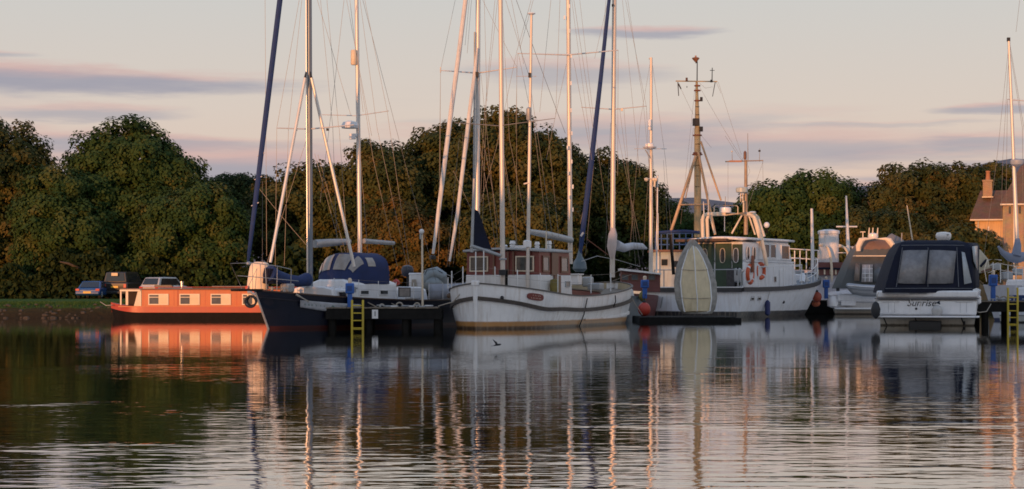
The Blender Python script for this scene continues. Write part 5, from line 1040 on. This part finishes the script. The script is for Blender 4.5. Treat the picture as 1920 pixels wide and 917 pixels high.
MB().tube([W(1526, 504, Ds-.1), W(1545, 503, Ds-.1), W(1570, 504, Ds-.1), W(1590, 504, Ds-.1)], .07, 6).build('rail_canvas', m_navy, t, world=True)
for px in (1534, 1546, 1557, 1567, 1577): MB().box(W(px, 509, Ds-.02), (.1, .06, .42)).build('bulwark_stay', m_cream, t, world=True)
MB().lathe(W(1554, 503, Ds+1.2), [(.68, 0), (.68, 2.35), (.76, 2.38), (.76, 2.55), (.70, 2.6), (.3, 2.68)], 28).build('funnel', m_sup, t, world=True)
MB().tube([W(1536, 460, Ds+.4), W(1543, 460, Ds+.3)], .09, 8).build('funnel_whistle', m_cream, t, world=True)
def arc(px0, py0, px1, py1, D, sgn=1): return [W(px0+(px1-px0)*math.sin(k*math.pi/16), py1+(py0-py1)*math.cos(k*math.pi/16), D) for k in range(9)]
MB().tube(arc(1548, 462, 1560, 520, Ds-.2)+[W(1560, 530, Ds-.2)], .085, 8).build('davit', m_cream, t, world=True)
MB().tube(arc(1572, 460, 1594, 494, Ds-.2)+[W(1594, 505, Ds-.2)], .085, 8).build('davit', m_cream, t, world=True)
for px in (1598, 1612, 1626): spar(t, 'rail_post', (px, 486), (px, 462), .04, .04, m_white, Ds+.4)
for py in (463, 474): spar(t, 'rail_bar', (1570, py), (1640, py), .03, .03, m_white, Ds+.4)
for px in (1480, 1490, 1500, 1512, 1534): spar(t, 'rail_post', (px, 505), (px, 470), .04, .04, m_white, Ds+.3)
for py in (470, 487): spar(t, 'rail_bar', (1474, py-4), (1536, py), .035, .035, m_white, Ds+.3)
spar(t, 'flagstaff', (1524, 505), (1522, 391), .13, .09, m_sup, Ds+.2)
spar(t, 'mast', (1591, 486), (1586.5, 367), .15, .06, m_sup, Ds+.5); spar(t, 'yard', (1568, 425), (1607, 425), .05, .05, m_white, Ds+.5)
pontoon('short dark pontoon behind the pilot boat bow, left of the grey canopied cruiser', 1500, 1576, 113.2, .85, 2.2, (1515, 1560), .8)
# ---------------------------------------------------------------- cruiser with grey canopy
t = thing('motor_cruiser', 'white motor cruiser with grey canopy and small inflatable slung on its stern', 'motor boat', (W(1640, 588, 111).x, 111, 0), R(84), 'white motor cruisers')
m_cr = mat('cruiser_hull', (.6, .6, .6), .3, bands=[(-1, (.02, .02, .02)), (.06, (.04, .03, .03)), (.10, (.62, .58, .5)), (.36, (.10, .09, .09)), (.40, (.66, .66, .67))], var=.05, streak=.12, coat=.3)
def cruiser_hull(t, L, B, z, m, fl=.12):
    sh = lambda s: z+.45*s*s
    def P(s, v, side, off=0.0):
        b = B/2*(1-max(0, (s-.45)/.55)**2.4)*(1-fl*v**1.3*(1+s*2)) + off+.004
        return Vector((s*L-1.1*v*s**3, side*b, sh(s)*(1-v)-.3*v))
    n = 30; mb = MB()
    for side in (1, -1): mb.grid([[P(i/n, j/8, side) for i in range(n+1)] for j in range(9)])
    mb.grid([[P(0, j/8, 1), P(0, j/8, -1)] for j in range(9)]); mb.grid([[P(i/n, 0, 1), P(i/n, 0, -1)] for i in range(n+1)]); mb.build('hull', m, t, bevel=.03)
    return P
P = cruiser_hull(t, 9.5, 5.2, 1.15, m_cr)
k1 = 111/F
MB().box((-.5, 0, .36), (1.1, 5.0, .10)).build('swim_platform', m_gel, t, bevel=.03); MB().box((-.12, 0, 1.0), (.3, 4.6, .5)).build('transom_moulding', m_gel, t, bevel=.1)
MB().box((-.30, 1.6, .68), (.05, .9, .3)).build('transom_locker', m_gel, t, bevel=.02); MB().box((-.28, 1.7, .62), (.08, .42, .18)).build('exhaust_grille', m_black, t)
m_tent = mat('grey_green_canopy', (.085, .09, .09), .7, var=.15, scale=2.5, bump=.01, bscale=4); m_tan = mat('tan_canopy_panel', (.20, .12, .085), .75, var=.15, scale=2, bump=.01, bscale=4)
def tent(secs, m, name, Dd, depth, wrld=True, extra=0):
    """canvas shape from rows (py, px0, px1, y offset) seen from the stern, running forward by depth"""
    rows = []
    for py, xa, xb, dy in secs:
        a = W(xa, py, Dd+dy); b = W(xb, py, Dd+dy); n = 8
        row = [(a.x+(b.x-a.x)*i/n, Dd+dy-.06*math.sin(math.pi*i/n)+.012*math.sin(i*2.1+py), a.z) for i in range(n+1)]
        row += [(b.x-.04, Dd+depth*.5, a.z), (b.x-.12, Dd+depth, a.z), (a.x+.12, Dd+depth, a.z), (a.x+.04, Dd+depth*.5, a.z)]
        rows.append(row)
    mb = MB().grid(rows, close=True); mb.add(rows[-1], [tuple(range(len(rows[-1])))]); return mb.build(name, m, t, world=True)
tent([(541, 1575, 1710, .0), (520, 1583, 1702, .15), (495, 1593, 1692, .4), (478, 1600, 1684, .7), (466, 1606, 1680, .9)], m_tent, 'canopy', 110.6, 3.6)
tent([(481, 1599, 1683, .55), (479, 1599.5, 1682.5, .55)], m_cream, 'canopy_seam', 110.55, .3)
tent([(480, 1601, 1682, .75), (465, 1608, 1675, .9), (452, 1616, 1668, 1.3), (448.5, 1624, 1660, 1.6)], m_tan, 'canopy_top', 110.6, 3.4)
m_vin = mat('smoky_vinyl', (.11, .12, .13), .2, var=.3, scale=2.5)
for xa, xb, xc, xd, py0, py1, mm_ in ((1601, 1611, 1604, 1613, 527, 494, mat('tan_vinyl', (.22, .17, .14), .3, var=.2)), (1615, 1636, 1617, 1637, 529, 496, mat('pale_vinyl', (.40, .38, .38), .3, var=.35, scale=3)), (1638, 1662, 1639, 1660, 529, 494, m_vin), (1665, 1684, 1663, 1678, 529, 496, m_vin)):
    MB().grid([[W(xa, py0, 110.42), W(xb, py0, 110.42)], [W(xc, py1, 110.78), W(xd, py1, 110.78)]]).build('clear_window', mm_, t, world=True, solid=.02)
for px in (1622, 1630): spar(t, 'window_bar', (px, 528, 110.35), (px, 497, 110.7), .02, .02, m_gel)
for py in (504, 513, 521): spar(t, 'window_bar', (1617, py, 110.5), (1636, py, 110.5), .02, .02, m_gel)
MB().tube([W(1609.5, 471, 110.9), W(1609.5, 462, 110.9), W(1615, 450, 110.9), W(1622, 448, 110.9), W(1640, 447.5, 110.9), W(1660, 448, 110.9), W(1667, 451, 110.9), W(1675, 462, 110.9), W(1677, 472, 110.9)], [.14, .17, .19, .1, .07, .1, .19, .17, .14], 8).build('radar_arch', mat('cream_moulding', (.74, .62, .48)), t, world=True)
MB().lathe(W(1637, 446, 111.5), [(.28, -.05), (.33, .05), (.30, .24), (.1, .3)], 16).build('radar_dome', m_gel, t, world=True)
for px in (1629, 1636, 1645): MB().tube([W(px, 440, 111.4), W(px+1, 427, 111.4)], [.05, .03], 6).build('aerial', m_cream, t, world=True)
spar(t, 'aerial_post', (1618, 447), (1618, 436), .035, .035, m_cream, 111); MB().box(W(1617.5, 435, 111), (.3, .2, .06)).build('lamp_board', m_cream, t, world=True)
MB().lathe(W(1561, 568, 110.8), [(.1, -.3), (.32, -.2), (.34, .1), (.2, .4)], 12).build('stern_fender', m_gel, t, world=True)
MB().lathe(W(1571, 546, 110.7), [(.08, 0), (.11, .05), (.1, .2)], 8).build('stern_lamp', m_black, t, world=True)
t = thing('inflatable_dinghy', 'small grey inflatable dinghy slung across the stern of the grey canopied cruiser', 'dinghy', W(1620, 540, 109.9))
MB().tube([W(1588, 534, 109.9), W(1592, 536, 109.8), W(1615, 539, 109.8), W(1650, 541, 109.8), W(1662, 541, 109.8)], [.1, .17, .19, .19, .17], 12).build('tube', mat('pale_grey_hypalon', (.36, .38, .42), .5, var=.1), t, world=True)
MB().tube([W(1590, 540, 110), W(1600, 546, 109.9), W(1620, 549, 109.9), W(1650, 550, 109.9), W(1664, 549, 109.9)], [.08, .2, .23, .23, .15], 12).build('hull', mat('grey_dinghy_hull', (.24, .25, .27), .5, var=.15), t, world=True)
MB().tube([W(1589, 535, 109.65), W(1620, 537.5, 109.55), W(1662, 540, 109.55)], .03, 6).build('lifeline', m_gel, t, world=True)
t = thing('tarpaulin', 'dark grey tent shaped tarpaulin behind the grey canopied cruiser', 'tarpaulin', W(1680, 475, 118))
MB().grid([[W(1640, 474, 117), W(1665, 470, 117), W(1690, 472, 117), W(1712, 474, 117)], [W(1655, 452, 118), W(1672, 438, 118), W(1688, 446, 118), W(1708, 462, 118)], [W(1648, 474, 121), W(1668, 440, 120), W(1690, 450, 120), W(1712, 474, 121)]]).build('sheet', m_grey_canvas, t, world=True, solid=.02)
spar(t, 'pole', (1690, 474), (1691, 437), .03, .03, m_galv, 117.5)
# ---------------------------------------------------------------- cruiser Sunrise
t = thing('motor_cruiser', 'white motor cruiser named Sunrise with navy blue framed canopy', 'motor boat', (W(1738, 611, 75.2).x, 75.2, 0), R(74), 'white motor cruisers')
m_su = mat('sunrise_hull', (.6, .6, .6), .28, bands=[(-1, (.02, .02, .02)), (.04, (.05, .05, .04)), (.09, (.50, .48, .42)), (.33, (.10, .10, .10)), (.37, (.72, .72, .73))], var=.05, streak=.15, coat=.3)
Dk = 75.2; kk_ = Dk/F
P = cruiser_hull(t, 9.0, 4.1, 1.36, m_su, .10)
MB().box((-.45, 0, .38), (1.0, 4.25, .07)).build('swim_platform', m_gel, t, bevel=.02)
MB().box((-.08, 0, .75), (.3, 4.0, .62)).build('transom_moulding', m_gel, t, bevel=.08); MB().box((-.10, 0, 1.12), (.42, 4.22, .05)).build('rubbing_strake', mat('grey_rubber', (.12, .12, .13), .5), t)
MB().box((-.02, 0, 1.30), (.26, 4.1, .30)).build('cockpit_coaming', m_gel, t, bevel=.07)
MB().box((-.16, .35, 1.32), (.04, .7, .05)).build('transom_grab_rail', m_galv, t)
for y in (1.55, 1.3, -1.35, -1.6): MB().box((-.24, y, .75), (.012, .012, .42)).build('locker_seam', m_galv, t)
for y in (1.45, -1.5): MB().box((-.25, y, .98), (.02, .7, .012)).build('locker_seam', m_galv, t); 
for y in (.62, .20): MB().tube([(-.26, y, 1.17), (-.28, y+.03, 1.1), (-.30, y+.06, .6), (-.34, y+.08, .48)], .010, 6).build('boarding_ladder_rail', m_chrome, t)
RM = rootm(t)
text_part(t, 'Sunrise', .40, mat('black_lettering', (.015, .015, .02), .4), RM @ Matrix.Translation((-.245, .22, .93)) @ Matrix.Rotation(R(-90), 4, 'Z') @ Matrix.Rotation(R(90), 4, 'X') @ Matrix.Scale(1.0, 4), italic=.3, world=True)
MB().ball((-.25, .42, .70), .05, 8).build('drain_fitting', m_black, t)
for y, z in ((1.62, .25), (.35, .3), (-1.5, .25)): MB().tube([(-.7, y+.1, .36), (-.35, y, .05)], .025, 6).build('platform_strut', m_dark, t)
MB().box((-.4, .05, .08), (.5, 1.3, .26)).build('outdrive', m_black, t, bevel=.05); MB().box((-.12, -1.5, .12), (.1, .1, .14)).build('trim_tab', m_black, t)
# canopy
def canvas(px, py, D): return W(px, py, D)
secs = [(549, 1658, 1823, 0.0), (545, 1658, 1824, .0), (510, 1667.5, 1823, .22), (480, 1677, 1822, .42), (465, 1684, 1820, .55), (455, 1690, 1812, .8), (450.5, 1702, 1796, 1.2)]
rows = []
for py, xa, xb, dy in secs:
    a = W(xa, py, 75+dy); b = W(xb, py, 75+dy); n_ = 10
    row = [(a.x+(b.x-a.x)*i/n_, 75+dy-.05*math.sin(math.pi*i/n_), a.z) for i in range(n_+1)]
    kx = .0 if py > 452 else -.1
    row += [(b.x+.02+kx, 76.2+dy*.5, a.z+.0), (b.x+.0+kx, 77.6, a.z), (b.x-.15+kx, 78.8, a.z), (a.x+.3, 78.8, a.z), (a.x+.1, 77.2, a.z)]
    rows.append(row)
mb = MB().grid(rows, close=True); mb.add(rows[-1], [tuple(range(len(rows[-1])))]); mb.build('canopy', m_navy, t, world=True)
m_win1 = mat('canopy_clear_panel', (.21, .20, .20), .2, var=.4, scale=1.6, bump=.004, bscale=3)
def panel(pts, m, nm='clear_window'): MB().grid([[W(*p) for p in pts[0]], [W(*p) for p in pts[1]]]).build(nm, m, t, world=True, solid=.015)
panel([[(1683, 531, 74.98), (1700, 532, 74.97), (1720, 532, 74.97), (1735, 532, 74.97)], [(1693, 470, 75.40), (1706, 469, 75.38), (1724, 469, 75.36), (1740, 469, 75.36)]], m_win1)
panel([[(1738, 532, 74.97), (1755, 532, 74.97), (1772, 532, 74.98), (1787, 531, 75.0)], [(1743, 469, 75.36), (1760, 469, 75.38), (1778, 470, 75.40), (1793, 471, 75.42)]], m_win1)
for px in (1683, 1741, 1795): MB().tube([W(px-(2 if px < 1700 else -2 if px > 1790 else 1.0)*1.2, 538, 74.93), W(px+(9 if px < 1700 else -1 if px < 1760 else -1), 464, 75.42)], .012, 5).build('canopy_seam', m_grey_canvas, t, world=True)
for py, dy in ((460, .55), (541, -.07)): MB().tube([W(1690 if py < 500 else 1660, py, 75+dy), W(1745, py-.5, 74.93+dy), W(1808 if py < 500 else 1822, py, 75+dy)], .012, 5).build('canopy_seam', m_grey_canvas, t, world=True)
m_win2 = mat('canopy_pale_panel', (.40, .42, .43), .25, var=.2, scale=2)
panel([[(1808, 533, 74.98), (1822, 530, 74.98)], [(1803, 472, 75.36), (1809, 474, 75.36)]], m_win2); 
# side face: navy panel with pale windows towards the bow
MB().grid([[W(1823, 543, 75.1), W(1836, 538, 77.9)], [W(1822, 500, 75.3), W(1835, 500, 77.9)], [W(1820, 465, 75.6), W(1836, 462, 77.9)], [W(1812, 455, 75.9), (W(1832, 456, 77.9))]]).build('side_canvas', m_navy, t, world=True, solid=.02)
panel([[(1826, 490, 75.25), (1833, 507, 76.6)], [(1823, 462, 75.5), (1832.5, 461, 76.8)]], m_win2)
# radar dome and aerial above the canopy; nothing is modelled behind its panels
MB().lathe(W(1769, 446, 77.5), [(.26, -.1), (.32, .0), (.33, .12), (.28, .22), (.1, .25)], 20).build('radar_dome', m_gel, t, world=True); MB().box(W(1777, 440, 77.2), (.1, .06, .05)).build('dome_badge', m_galv, t, world=True)
spar(t, 'aerial', (1711, 452), (1700.5, 385), .032, .02, m_cream, 77)
for px, pa, pb_ in ((1737, 468, 533),): spar(t, 'zip_seam', (1741.5, pa, 75.3), (1736.5, pb_, 74.93), .02, .02, m_navy)
for yk, x_ in ((-2.2, 0),): pass
t2 = thing('boat_fender', 'round white ball fender hanging over the stern lettering of the Sunrise cruiser', 'fender', W(1757, 583, 74.6)); MB().ball(W(1757, 583, 74.55), .23, 16, 1.05).build('ball', mat('grubby_white_fender', (.46, .44, .42), .5, var=.15, scale=5), t2, world=True)
MB().prism([W(1755, 568, 74.5), W(1762, 564, 74.5), W(1763, 571, 74.5)], (0, .08, 0)).build('fender_flap', m_navy, t2, world=True)
t2 = thing('boat_fender', 'black teardrop fender at the left corner of the Sunrise cruiser', 'fender', W(1642, 580, 74.8)); MB().lathe(W(1642, 582, 74.8), [(.03, -.34), (.17, -.2), (.2, .05), (.13, .28), (.04, .36)], 14).build('body', m_black, t2, world=True); spar(t2, 'rope', (1642, 566), (1647, 548), .015, .015, m_rope, 74.8)
t2 = thing('boat_fender', 'small white fender between the Sunrise cruiser and the right pontoon', 'fender', W(1834, 562, 76.5)); MB().lathe(W(1834, 566, 76.6), [(.06, -.1), (.13, -.04), (.13, .22), (.06, .28)], 12).build('body', m_gel, t2, world=True); MB().tube([W(1834, 558, 76.6), W(1836, 548, 77)], .015, 5).build('rope', m_rope, t2, world=True)
t2 = thing('mooring_rope', 'slack rope from the Sunrise cruiser quarter to the right pontoon', 'rope', W(1828, 580, 76)); MB().tube([W(1826, 582, 75.6), W(1836, 586, 76), W(1850, 584, 76.8), (W(1858, 570, 77.3))], .02, 5).build('line', m_rope, t2, world=True)
# ---------------------------------------------------------------- yacht at the right edge
t = thing('sailing_yacht', 'white yacht at the right edge with cream sprayhood and grey boom cover', 'sailing boat', (W(1843, 545, 88).x, 88, 0), R(28), 'sailing boats on the moorings')
P = make_hull(10.5, 3.4, lambda s: 1.75-.3*s, .5, 2, 2.2, .55, .9, .15); hull_mesh(t, P, mat('pale_hull_paint', (.56, .56, .6), .35, bands=[(-1, (.03, .04, .1)), (.15, (.56, .56, .6))], var=.06, streak=.2)); deck_mesh(t, P, m_gel, .06)
MB().prism([(2.4, y, z) for y, z in ((1.1, 1.5), (.95, 2.0), (-.95, 2.0), (-1.1, 1.5))], (5.0, 0, 0)).build('coachroof', m_gel, t, bevel=.06)
for x in (3.2, 4.2, 5.2): window(t, (x, -1.05, 1.78), (1, 0, 0), .6, .2, m_galv, m_glass, .03)
MB().prism([W(1836, 513, 86), W(1858, 508, 86), W(1854, 486, 86), W(1837, 466, 86)], (0, 1.6, 0)).build('sprayhood', mat('cream_canvas', (.52, .47, .36), .8, var=.1, streak=.2), t, world=True, bevel=.08)
spar(t, 'hood_frame', (1838, 500, 85.9), (1850, 487, 85.9), .06, .06, m_navy); spar(t, 'hood_band', (1840, 510, 85.9), (1860, 503, 85.9), .05, .05, m_brn)
mast(t, 'mast', 1907.5, 470, 1891.5, 75, 89, .11, .07, m_alu); MB().box(W(1891, 74, 89), (.14, .14, .18)).build('masthead_fitting', m_black, t, world=True)
MB().tube([W(1872, 462, 88.6), W(1880, 474, 88.7), W(1892, 482, 88.8), W(1905, 484, 89), W(1925, 480, 89.5), W(1960, 478, 90.5)], [.06, .13, .2, .27, .22, .18], 12).build('boom_cover', mat('blue_grey_canvas', (.22, .25, .33), .8, var=.15, bump=.01, bscale=5), t, world=True)
MB().tube([W(1905, 480, 88.8), W(1908, 460, 88.9), (W(1907.5, 448, 89))], [.24, .18, .12], 12).build('mast_cover', mat('blue_grey_canvas', (.22, .25, .33)), t, world=True)
MB().lathe(W(1907, 304, 88.8), [(.08, -.25), (.3, -.12), (.34, 0), (.32, .1), (.1, .16)], 16).build('radar_dome', mat('blue_grey_plastic', (.30, .34, .4), .5), t, world=True)
spar(t, 'spreader', (1889, 186, 89.2), (1896, 187, 89), .02, .03, m_alu); spar(t, 'spreader', (1896, 187, 89), (1932, 190, 88.4), .03, .02, m_alu)
wires(t, [(1892, 80, 1870, 290), (1870, 290, 1845, 480), (1893, 80, 1880, 300), (1880, 300, 1876, 460), (1895, 100, 1917, 240), (1917, 240, 1919, 470), (1889, 186, 1885, 480), (1893, 78, 1935, 330), (1912, 0, 1905, 60)], 89, m_wire)
for px, a_, b_ in ((1862, 520, 492), (1876, 530, 495), (1890, 535, 498), (1905, 540, 500), (1918, 545, 502)): spar(t, 'stanchion', (px, a_), (px, b_), .02, .02, m_white, 85)
for a_ in (0, 12): MB().tube([W(1852, 500+a_, 85), W(1870, 493+a_, 85), W(1895, 498+a_, 85), W(1925, 502+a_, 85)], .012, 5).build('guard_rail', m_chrome, t, world=True)
MB().tube([W(1850, 528, 85), W(1846, 505, 85), W(1851, 488, 85), W(1862, 486, 85), W(1878, 488, 85)], .02, 6).build('pushpit_rail', m_chrome, t, world=True)
for x, y, s_ in ((1866, 500, .4), (1888, 517, .5), (1908, 510, .45)): MB().box(W(x, y, 86.5), (s_, .4, s_*.7)).build('deck_gear', m_galv, t, world=True, bevel=.05)
t = thing('motor_boat', 'small white boat with blue trim moored behind the right edge pontoon ladder', 'motor boat', (W(1920, 545, 82).x, 82, 0), R(60), 'white motor cruisers')
P = cruiser_hull(t, 6, 2.3, .95, m_su, .1); MB().prism([(1.8, y, z) for y, z in ((.9, .95), (.75, 1.6), (-.75, 1.6), (-.9, .95))], (2.2, 0, 0)).build('cuddy', m_gel, t, bevel=.06); window(t, (2.8, -.86, 1.3), (1, 0, 0), .9, .3, m_navy, m_glass, .04, up=(0, .22, 1))
MB().box((.4, 0, 1.1), (.5, 1.6, .3)).build('stern_seat', m_blue, t, bevel=.05)
t = thing('rope_heap', 'heap of mooring ropes and fenders on the right edge pontoon', 'rope', W(1876, 566, 78.5)); rn = random.Random(5)
for k in range(5): MB().torus(W(1868+k*7, 560+rn.uniform(-2, 2), 78.6), .13, .035, 'Z' if k % 2 else 'Y', 14, 6).build('rope_loop', (m_rope, m_galv)[k % 2], t, world=True)
t = thing('rope_heap', 'heap of rope and folded hose on the left pontoon right of the number sign', 'rope', W(725, 575, 70.6))
for k in range(9): MB().torus(W(716+k*11, 574.5+rn.uniform(-1.5, .5), 70.6), rn.uniform(.09, .16), .03, 'Z' if k % 3 else 'Y', 14, 6).build('rope_loop', (m_rope, m_galv, m_white)[k % 3], t, world=True)
# ---------------------------------------------------------------- houses
def stone_mat(name, c1, c2, mc, sc=3.2):
    m = bpy.data.materials.new(name); m.use_nodes = True; tt_ = m.node_tree; N = tt_.nodes; L = tt_.links; b = N['Principled BSDF']
    tx = N.new('ShaderNodeTexCoord'); mp = N.new('ShaderNodeMapping'); mp.inputs['Rotation'].default_value = (R(90), 0, 0); L.new(tx.outputs['Object'], mp.inputs[0])
    br = N.new('ShaderNodeTexBrick'); L.new(mp.outputs[0], br.inputs[0]); br.inputs['Color1'].default_value = (*c1, 1); br.inputs['Color2'].default_value = (*c2, 1); br.inputs['Mortar'].default_value = (*mc, 1); br.inputs['Scale'].default_value = sc; br.inputs['Mortar Size'].default_value = .015; br.inputs['Bias'].default_value = -.2
    n = N.new('ShaderNodeTexNoise'); L.new(tx.outputs['Object'], n.inputs['Vector']); n.inputs['Scale'].default_value = 2; n.inputs['Detail'].default_value = 8
    mx = N.new('ShaderNodeMixRGB'); mx.blend_type = 'MULTIPLY'; mx.inputs[0].default_value = .5; L.new(br.outputs[0], mx.inputs[1]); L.new(n.outputs['Color'], mx.inputs[2]); L.new(mx.outputs[0], b.inputs['Base Color']); b.inputs['Roughness'].default_value = .9
    bp = N.new('ShaderNodeBump'); L.new(br.outputs['Fac'], bp.inputs['Height']); bp.inputs['Distance'].default_value = -.02; L.new(bp.outputs[0], b.inputs['Normal']); return m
m_stonew = stone_mat('sandstone_wall', (.60, .43, .27), (.50, .36, .23), (.42, .33, .24)); m_slate = stone_mat('brown_slate_roof', (.24, .15, .11), (.18, .12, .09), (.08, .055, .045), 4.0)
m_render = mat('buff_rendered_wall', (.62, .42, .24), .85, var=.12, scale=1.5, streak=.35, bump=.01, bscale=8)
Dh = 140.0
def hz(py, D=140.0): return H+(YH-py)*D/F
t = thing('house', 'stone cottage with brown slate roof and tall chimney near the right edge', 'house', (W(1828, 545, Dh).x, Dh, 0), R(-14.5))
kh = Dh/F; X = lambda px: (px-1828)*kh
MB().box(((X(1910))/2, 3, (hz(412)+.7)/2), (X(1910), 6, hz(412)-.7)).build('wall', m_render, t)
MB().prism([(X(1819), -.35, hz(413)), (X(1905), -.35, hz(413)), (X(1905), 3, hz(357)), (X(1838), 3, hz(357))], (0, 0, .14)).build('roof', m_slate, t)
MB().prism([(X(1819), 6.35, hz(413)), (X(1905), 6.35, hz(413)), (X(1905), 3, hz(357)), (X(1838), 3, hz(357))], (0, 0, .14)).build('roof', m_slate, t)
MB().prism([(X(1819), -.35, hz(413)), (X(1819), 6.35, hz(413)), (X(1838), 3, hz(357))], (.02, 0, .13)).build('hipped_roof_end', m_slate, t)
MB().tube([(X(1819), -.42, hz(413)), (X(1884), -.42, hz(413))], .07, 6).build('gutter', m_cream, t); MB().tube([(X(1834), -.06, hz(413)), (X(1834), -.06, 1)], .06, 6).build('drainpipe', m_galv, t); MB().tube([(X(1853), -.06, hz(425)), (X(1853), -.06, 1)], .05, 6).build('drainpipe', m_white, t)
ch = MB().box((X(1851), 2.0, (hz(366)+hz(337))/2), (.70, .8, hz(337)-hz(368))).build('chimney', m_stonew, t)
MB().box((X(1851), 2.0, hz(337)), (.80, .86, .16)).build('chimney_cap', m_stonew, ch, bevel=.02); MB().lathe((X(1852), 2.0, hz(336)), [(.22, 0), (.19, .1), (.15, .6), (.19, .66), (.18, .75)], 12).build('chimney_pot', mat('terracotta_pot', (.38, .17, .09), .8), ch)
MB().box((X(1851), 1.7, hz(368)), (.84, .6, .08)).build('lead_flashing', m_cream, ch)
Dh = 134.0; kb = Dh/F; X = lambda px: (px-1880)*kb
t = thing('barn', 'taller stone building with steep dark roof cut by the right edge of the picture', 'building', (W(1880, 545, Dh).x, Dh, 0), R(-15.5))
e_ = hz(384, Dh); MB().box((X(2120)/2, 4, (e_+.7)/2), (X(2120), 8, e_-.7)).build('wall', m_stonew, t)
zr = hz(262, Dh)
for y0_ in (-.3, 8.3): MB().prism([(X(1877), y0_, e_+.04), (X(2125), y0_, e_+.04), (X(2080), 4, zr), (X(1938), 4, zr)], (0, 0, .16)).build('roof', m_slate, t)
MB().prism([(X(1877), -.3, e_+.04), (X(1877), 8.3, e_+.04), (X(1938), 4, zr)], (.01, 0, .15)).build('hipped_roof_end', m_slate, t)
MB().tube([(X(1876), -.4, e_), (X(2125), -.4, e_)], .07, 6).build('gutter', m_cream, t)
MB().tube([(X(1900.5), -.08, e_), (X(1900.5), -.08, 1)], .07, 6).build('drainpipe', m_cream, t)
for px in (1893, 1911): window(t, (X(px), -.02, hz(394, Dh)), (1, 0, 0), .22, .6, m_stonew, m_glass, .05)
window(t, (X(1935), -.02, hz(440, Dh)), (1, 0, 0), 1.0, 1.4, m_white, m_glass, .08, bars=1)
for nm_, lb_, pts_ in (('mooring_rope', 'slack rope from the white ketch stern down to the left pontoon', [(872, 540, 69.3), (850, 566, 69.6), (822, 574, 70)]), ('mooring_rope', 'rope from the white ketch bow to the pilot boat platform', [(1176, 545, 80), (1192, 572, 82), (1204, 590, 84.5)]), ('mooring_rope', 'rope from the pilot boat bow down to the short dark pontoon', [(1516, 536, 111), (1522, 556, 112), (1534, 563, 113.2)])):
    t = thing(nm_, lb_, 'rope', W(*pts_[0])); MB().tube([W(*q) for q in pts_], .022, 5).build('line', m_rope, t, world=True)
# ---------------------------------------------------------------- bird over the water
t = thing('bird', 'small dark bird skimming the water in front of the white ketch', 'bird', W(932, 647, 44)); c = Vector((0, 0, 0)); m_bird = mat('dark_plumage', (.02, .02, .022), .7)
MB().tube([(-.09, .02, -.02), (-.03, 0, .0), (.04, 0, .01), (.085, 0, .015), (.10, 0, .012)], [.006, .022, .026, .018, .004], 8).build('body', m_bird, t)
for s_ in (-1, 1): MB().add([(.03, 0, .01), (-.03, 0, .01), (-.075 if s_ < 0 else -.02, s_*.06, .09), (-.11 if s_ < 0 else -.02, s_*.12, .15 if s_ < 0 else .03), (-.01, s_*.05, .07)], [(0, 1, 2, 4), (2, 3, 4)]).build('wing', m_bird, t, solid=.004)
MB().add([(-.08, 0, -.02), (-.15, .015, -.015), (-.12, 0, -.022), (-.15, -.015, -.03)], [(0, 1, 2), (0, 2, 3)]).build('tail', m_bird, t, solid=.003)
# ---------------------------------------------------------------- unseen buildings added behind the camera to cast shade on the moorings
def shade_block(label, x0, x1, y, ze, zr_, w):
    t = thing('shade_building', label, 'building', ((x0+x1)/2, y, 1)); L_ = x1-x0
    MB().box((0, -w/2, (ze-1)/2), (L_, w, ze-1)).build('wall', m_stonew, t)
    for s_ in (-1, 1): MB().prism([(-L_/2-.3, -w/2+s_*(w/2+.4), ze-1.2), (L_/2+.3, -w/2+s_*(w/2+.4), ze-1.2), (L_/2+.3, -w/2, zr_-1), (-L_/2-.3, -w/2, zr_-1)], (0, 0, .2)).build('roof', m_slate, t)
    for e_ in (-1, 1): MB().prism([(e_*L_/2, 0, ze-1.05), (e_*L_/2, -w, ze-1.05), (e_*L_/2, -w/2, zr_-1.1)], (-e_*.3, 0, 0)).build('gable', m_stonew, t)
    for k in range(int(L_/5)): window(t, (-L_/2+2.5+k*5, .02, 5), (-1, 0, 0), 1.3, 1.8, m_white, m_glass, .1, bars=1); MB().box((-L_/2+2.5+k*5, .05, 1.2), (1.4, .1, 2.4)).build('door', m_brn, t)
shade_block('long unseen stone block added behind the viewer to shade the moorings', -47.5, -10, -14, 6.6, 9.3, 9)
shade_block('second unseen stone block added behind the viewer for shade', -7, 46, -14, 6.4, 9.0, 9)
MB().grid([[(-420, -300, 1.0), (420, -300, 1.0)], [(-420, 1.5, 1.0), (420, 1.5, 1.0)], [(-420, 1.6, -.5), (420, 1.6, -.5)]]).build('quay', mat('stone_quay', (.16, .14, .12), .9, var=.3, scale=.8), kind='structure')
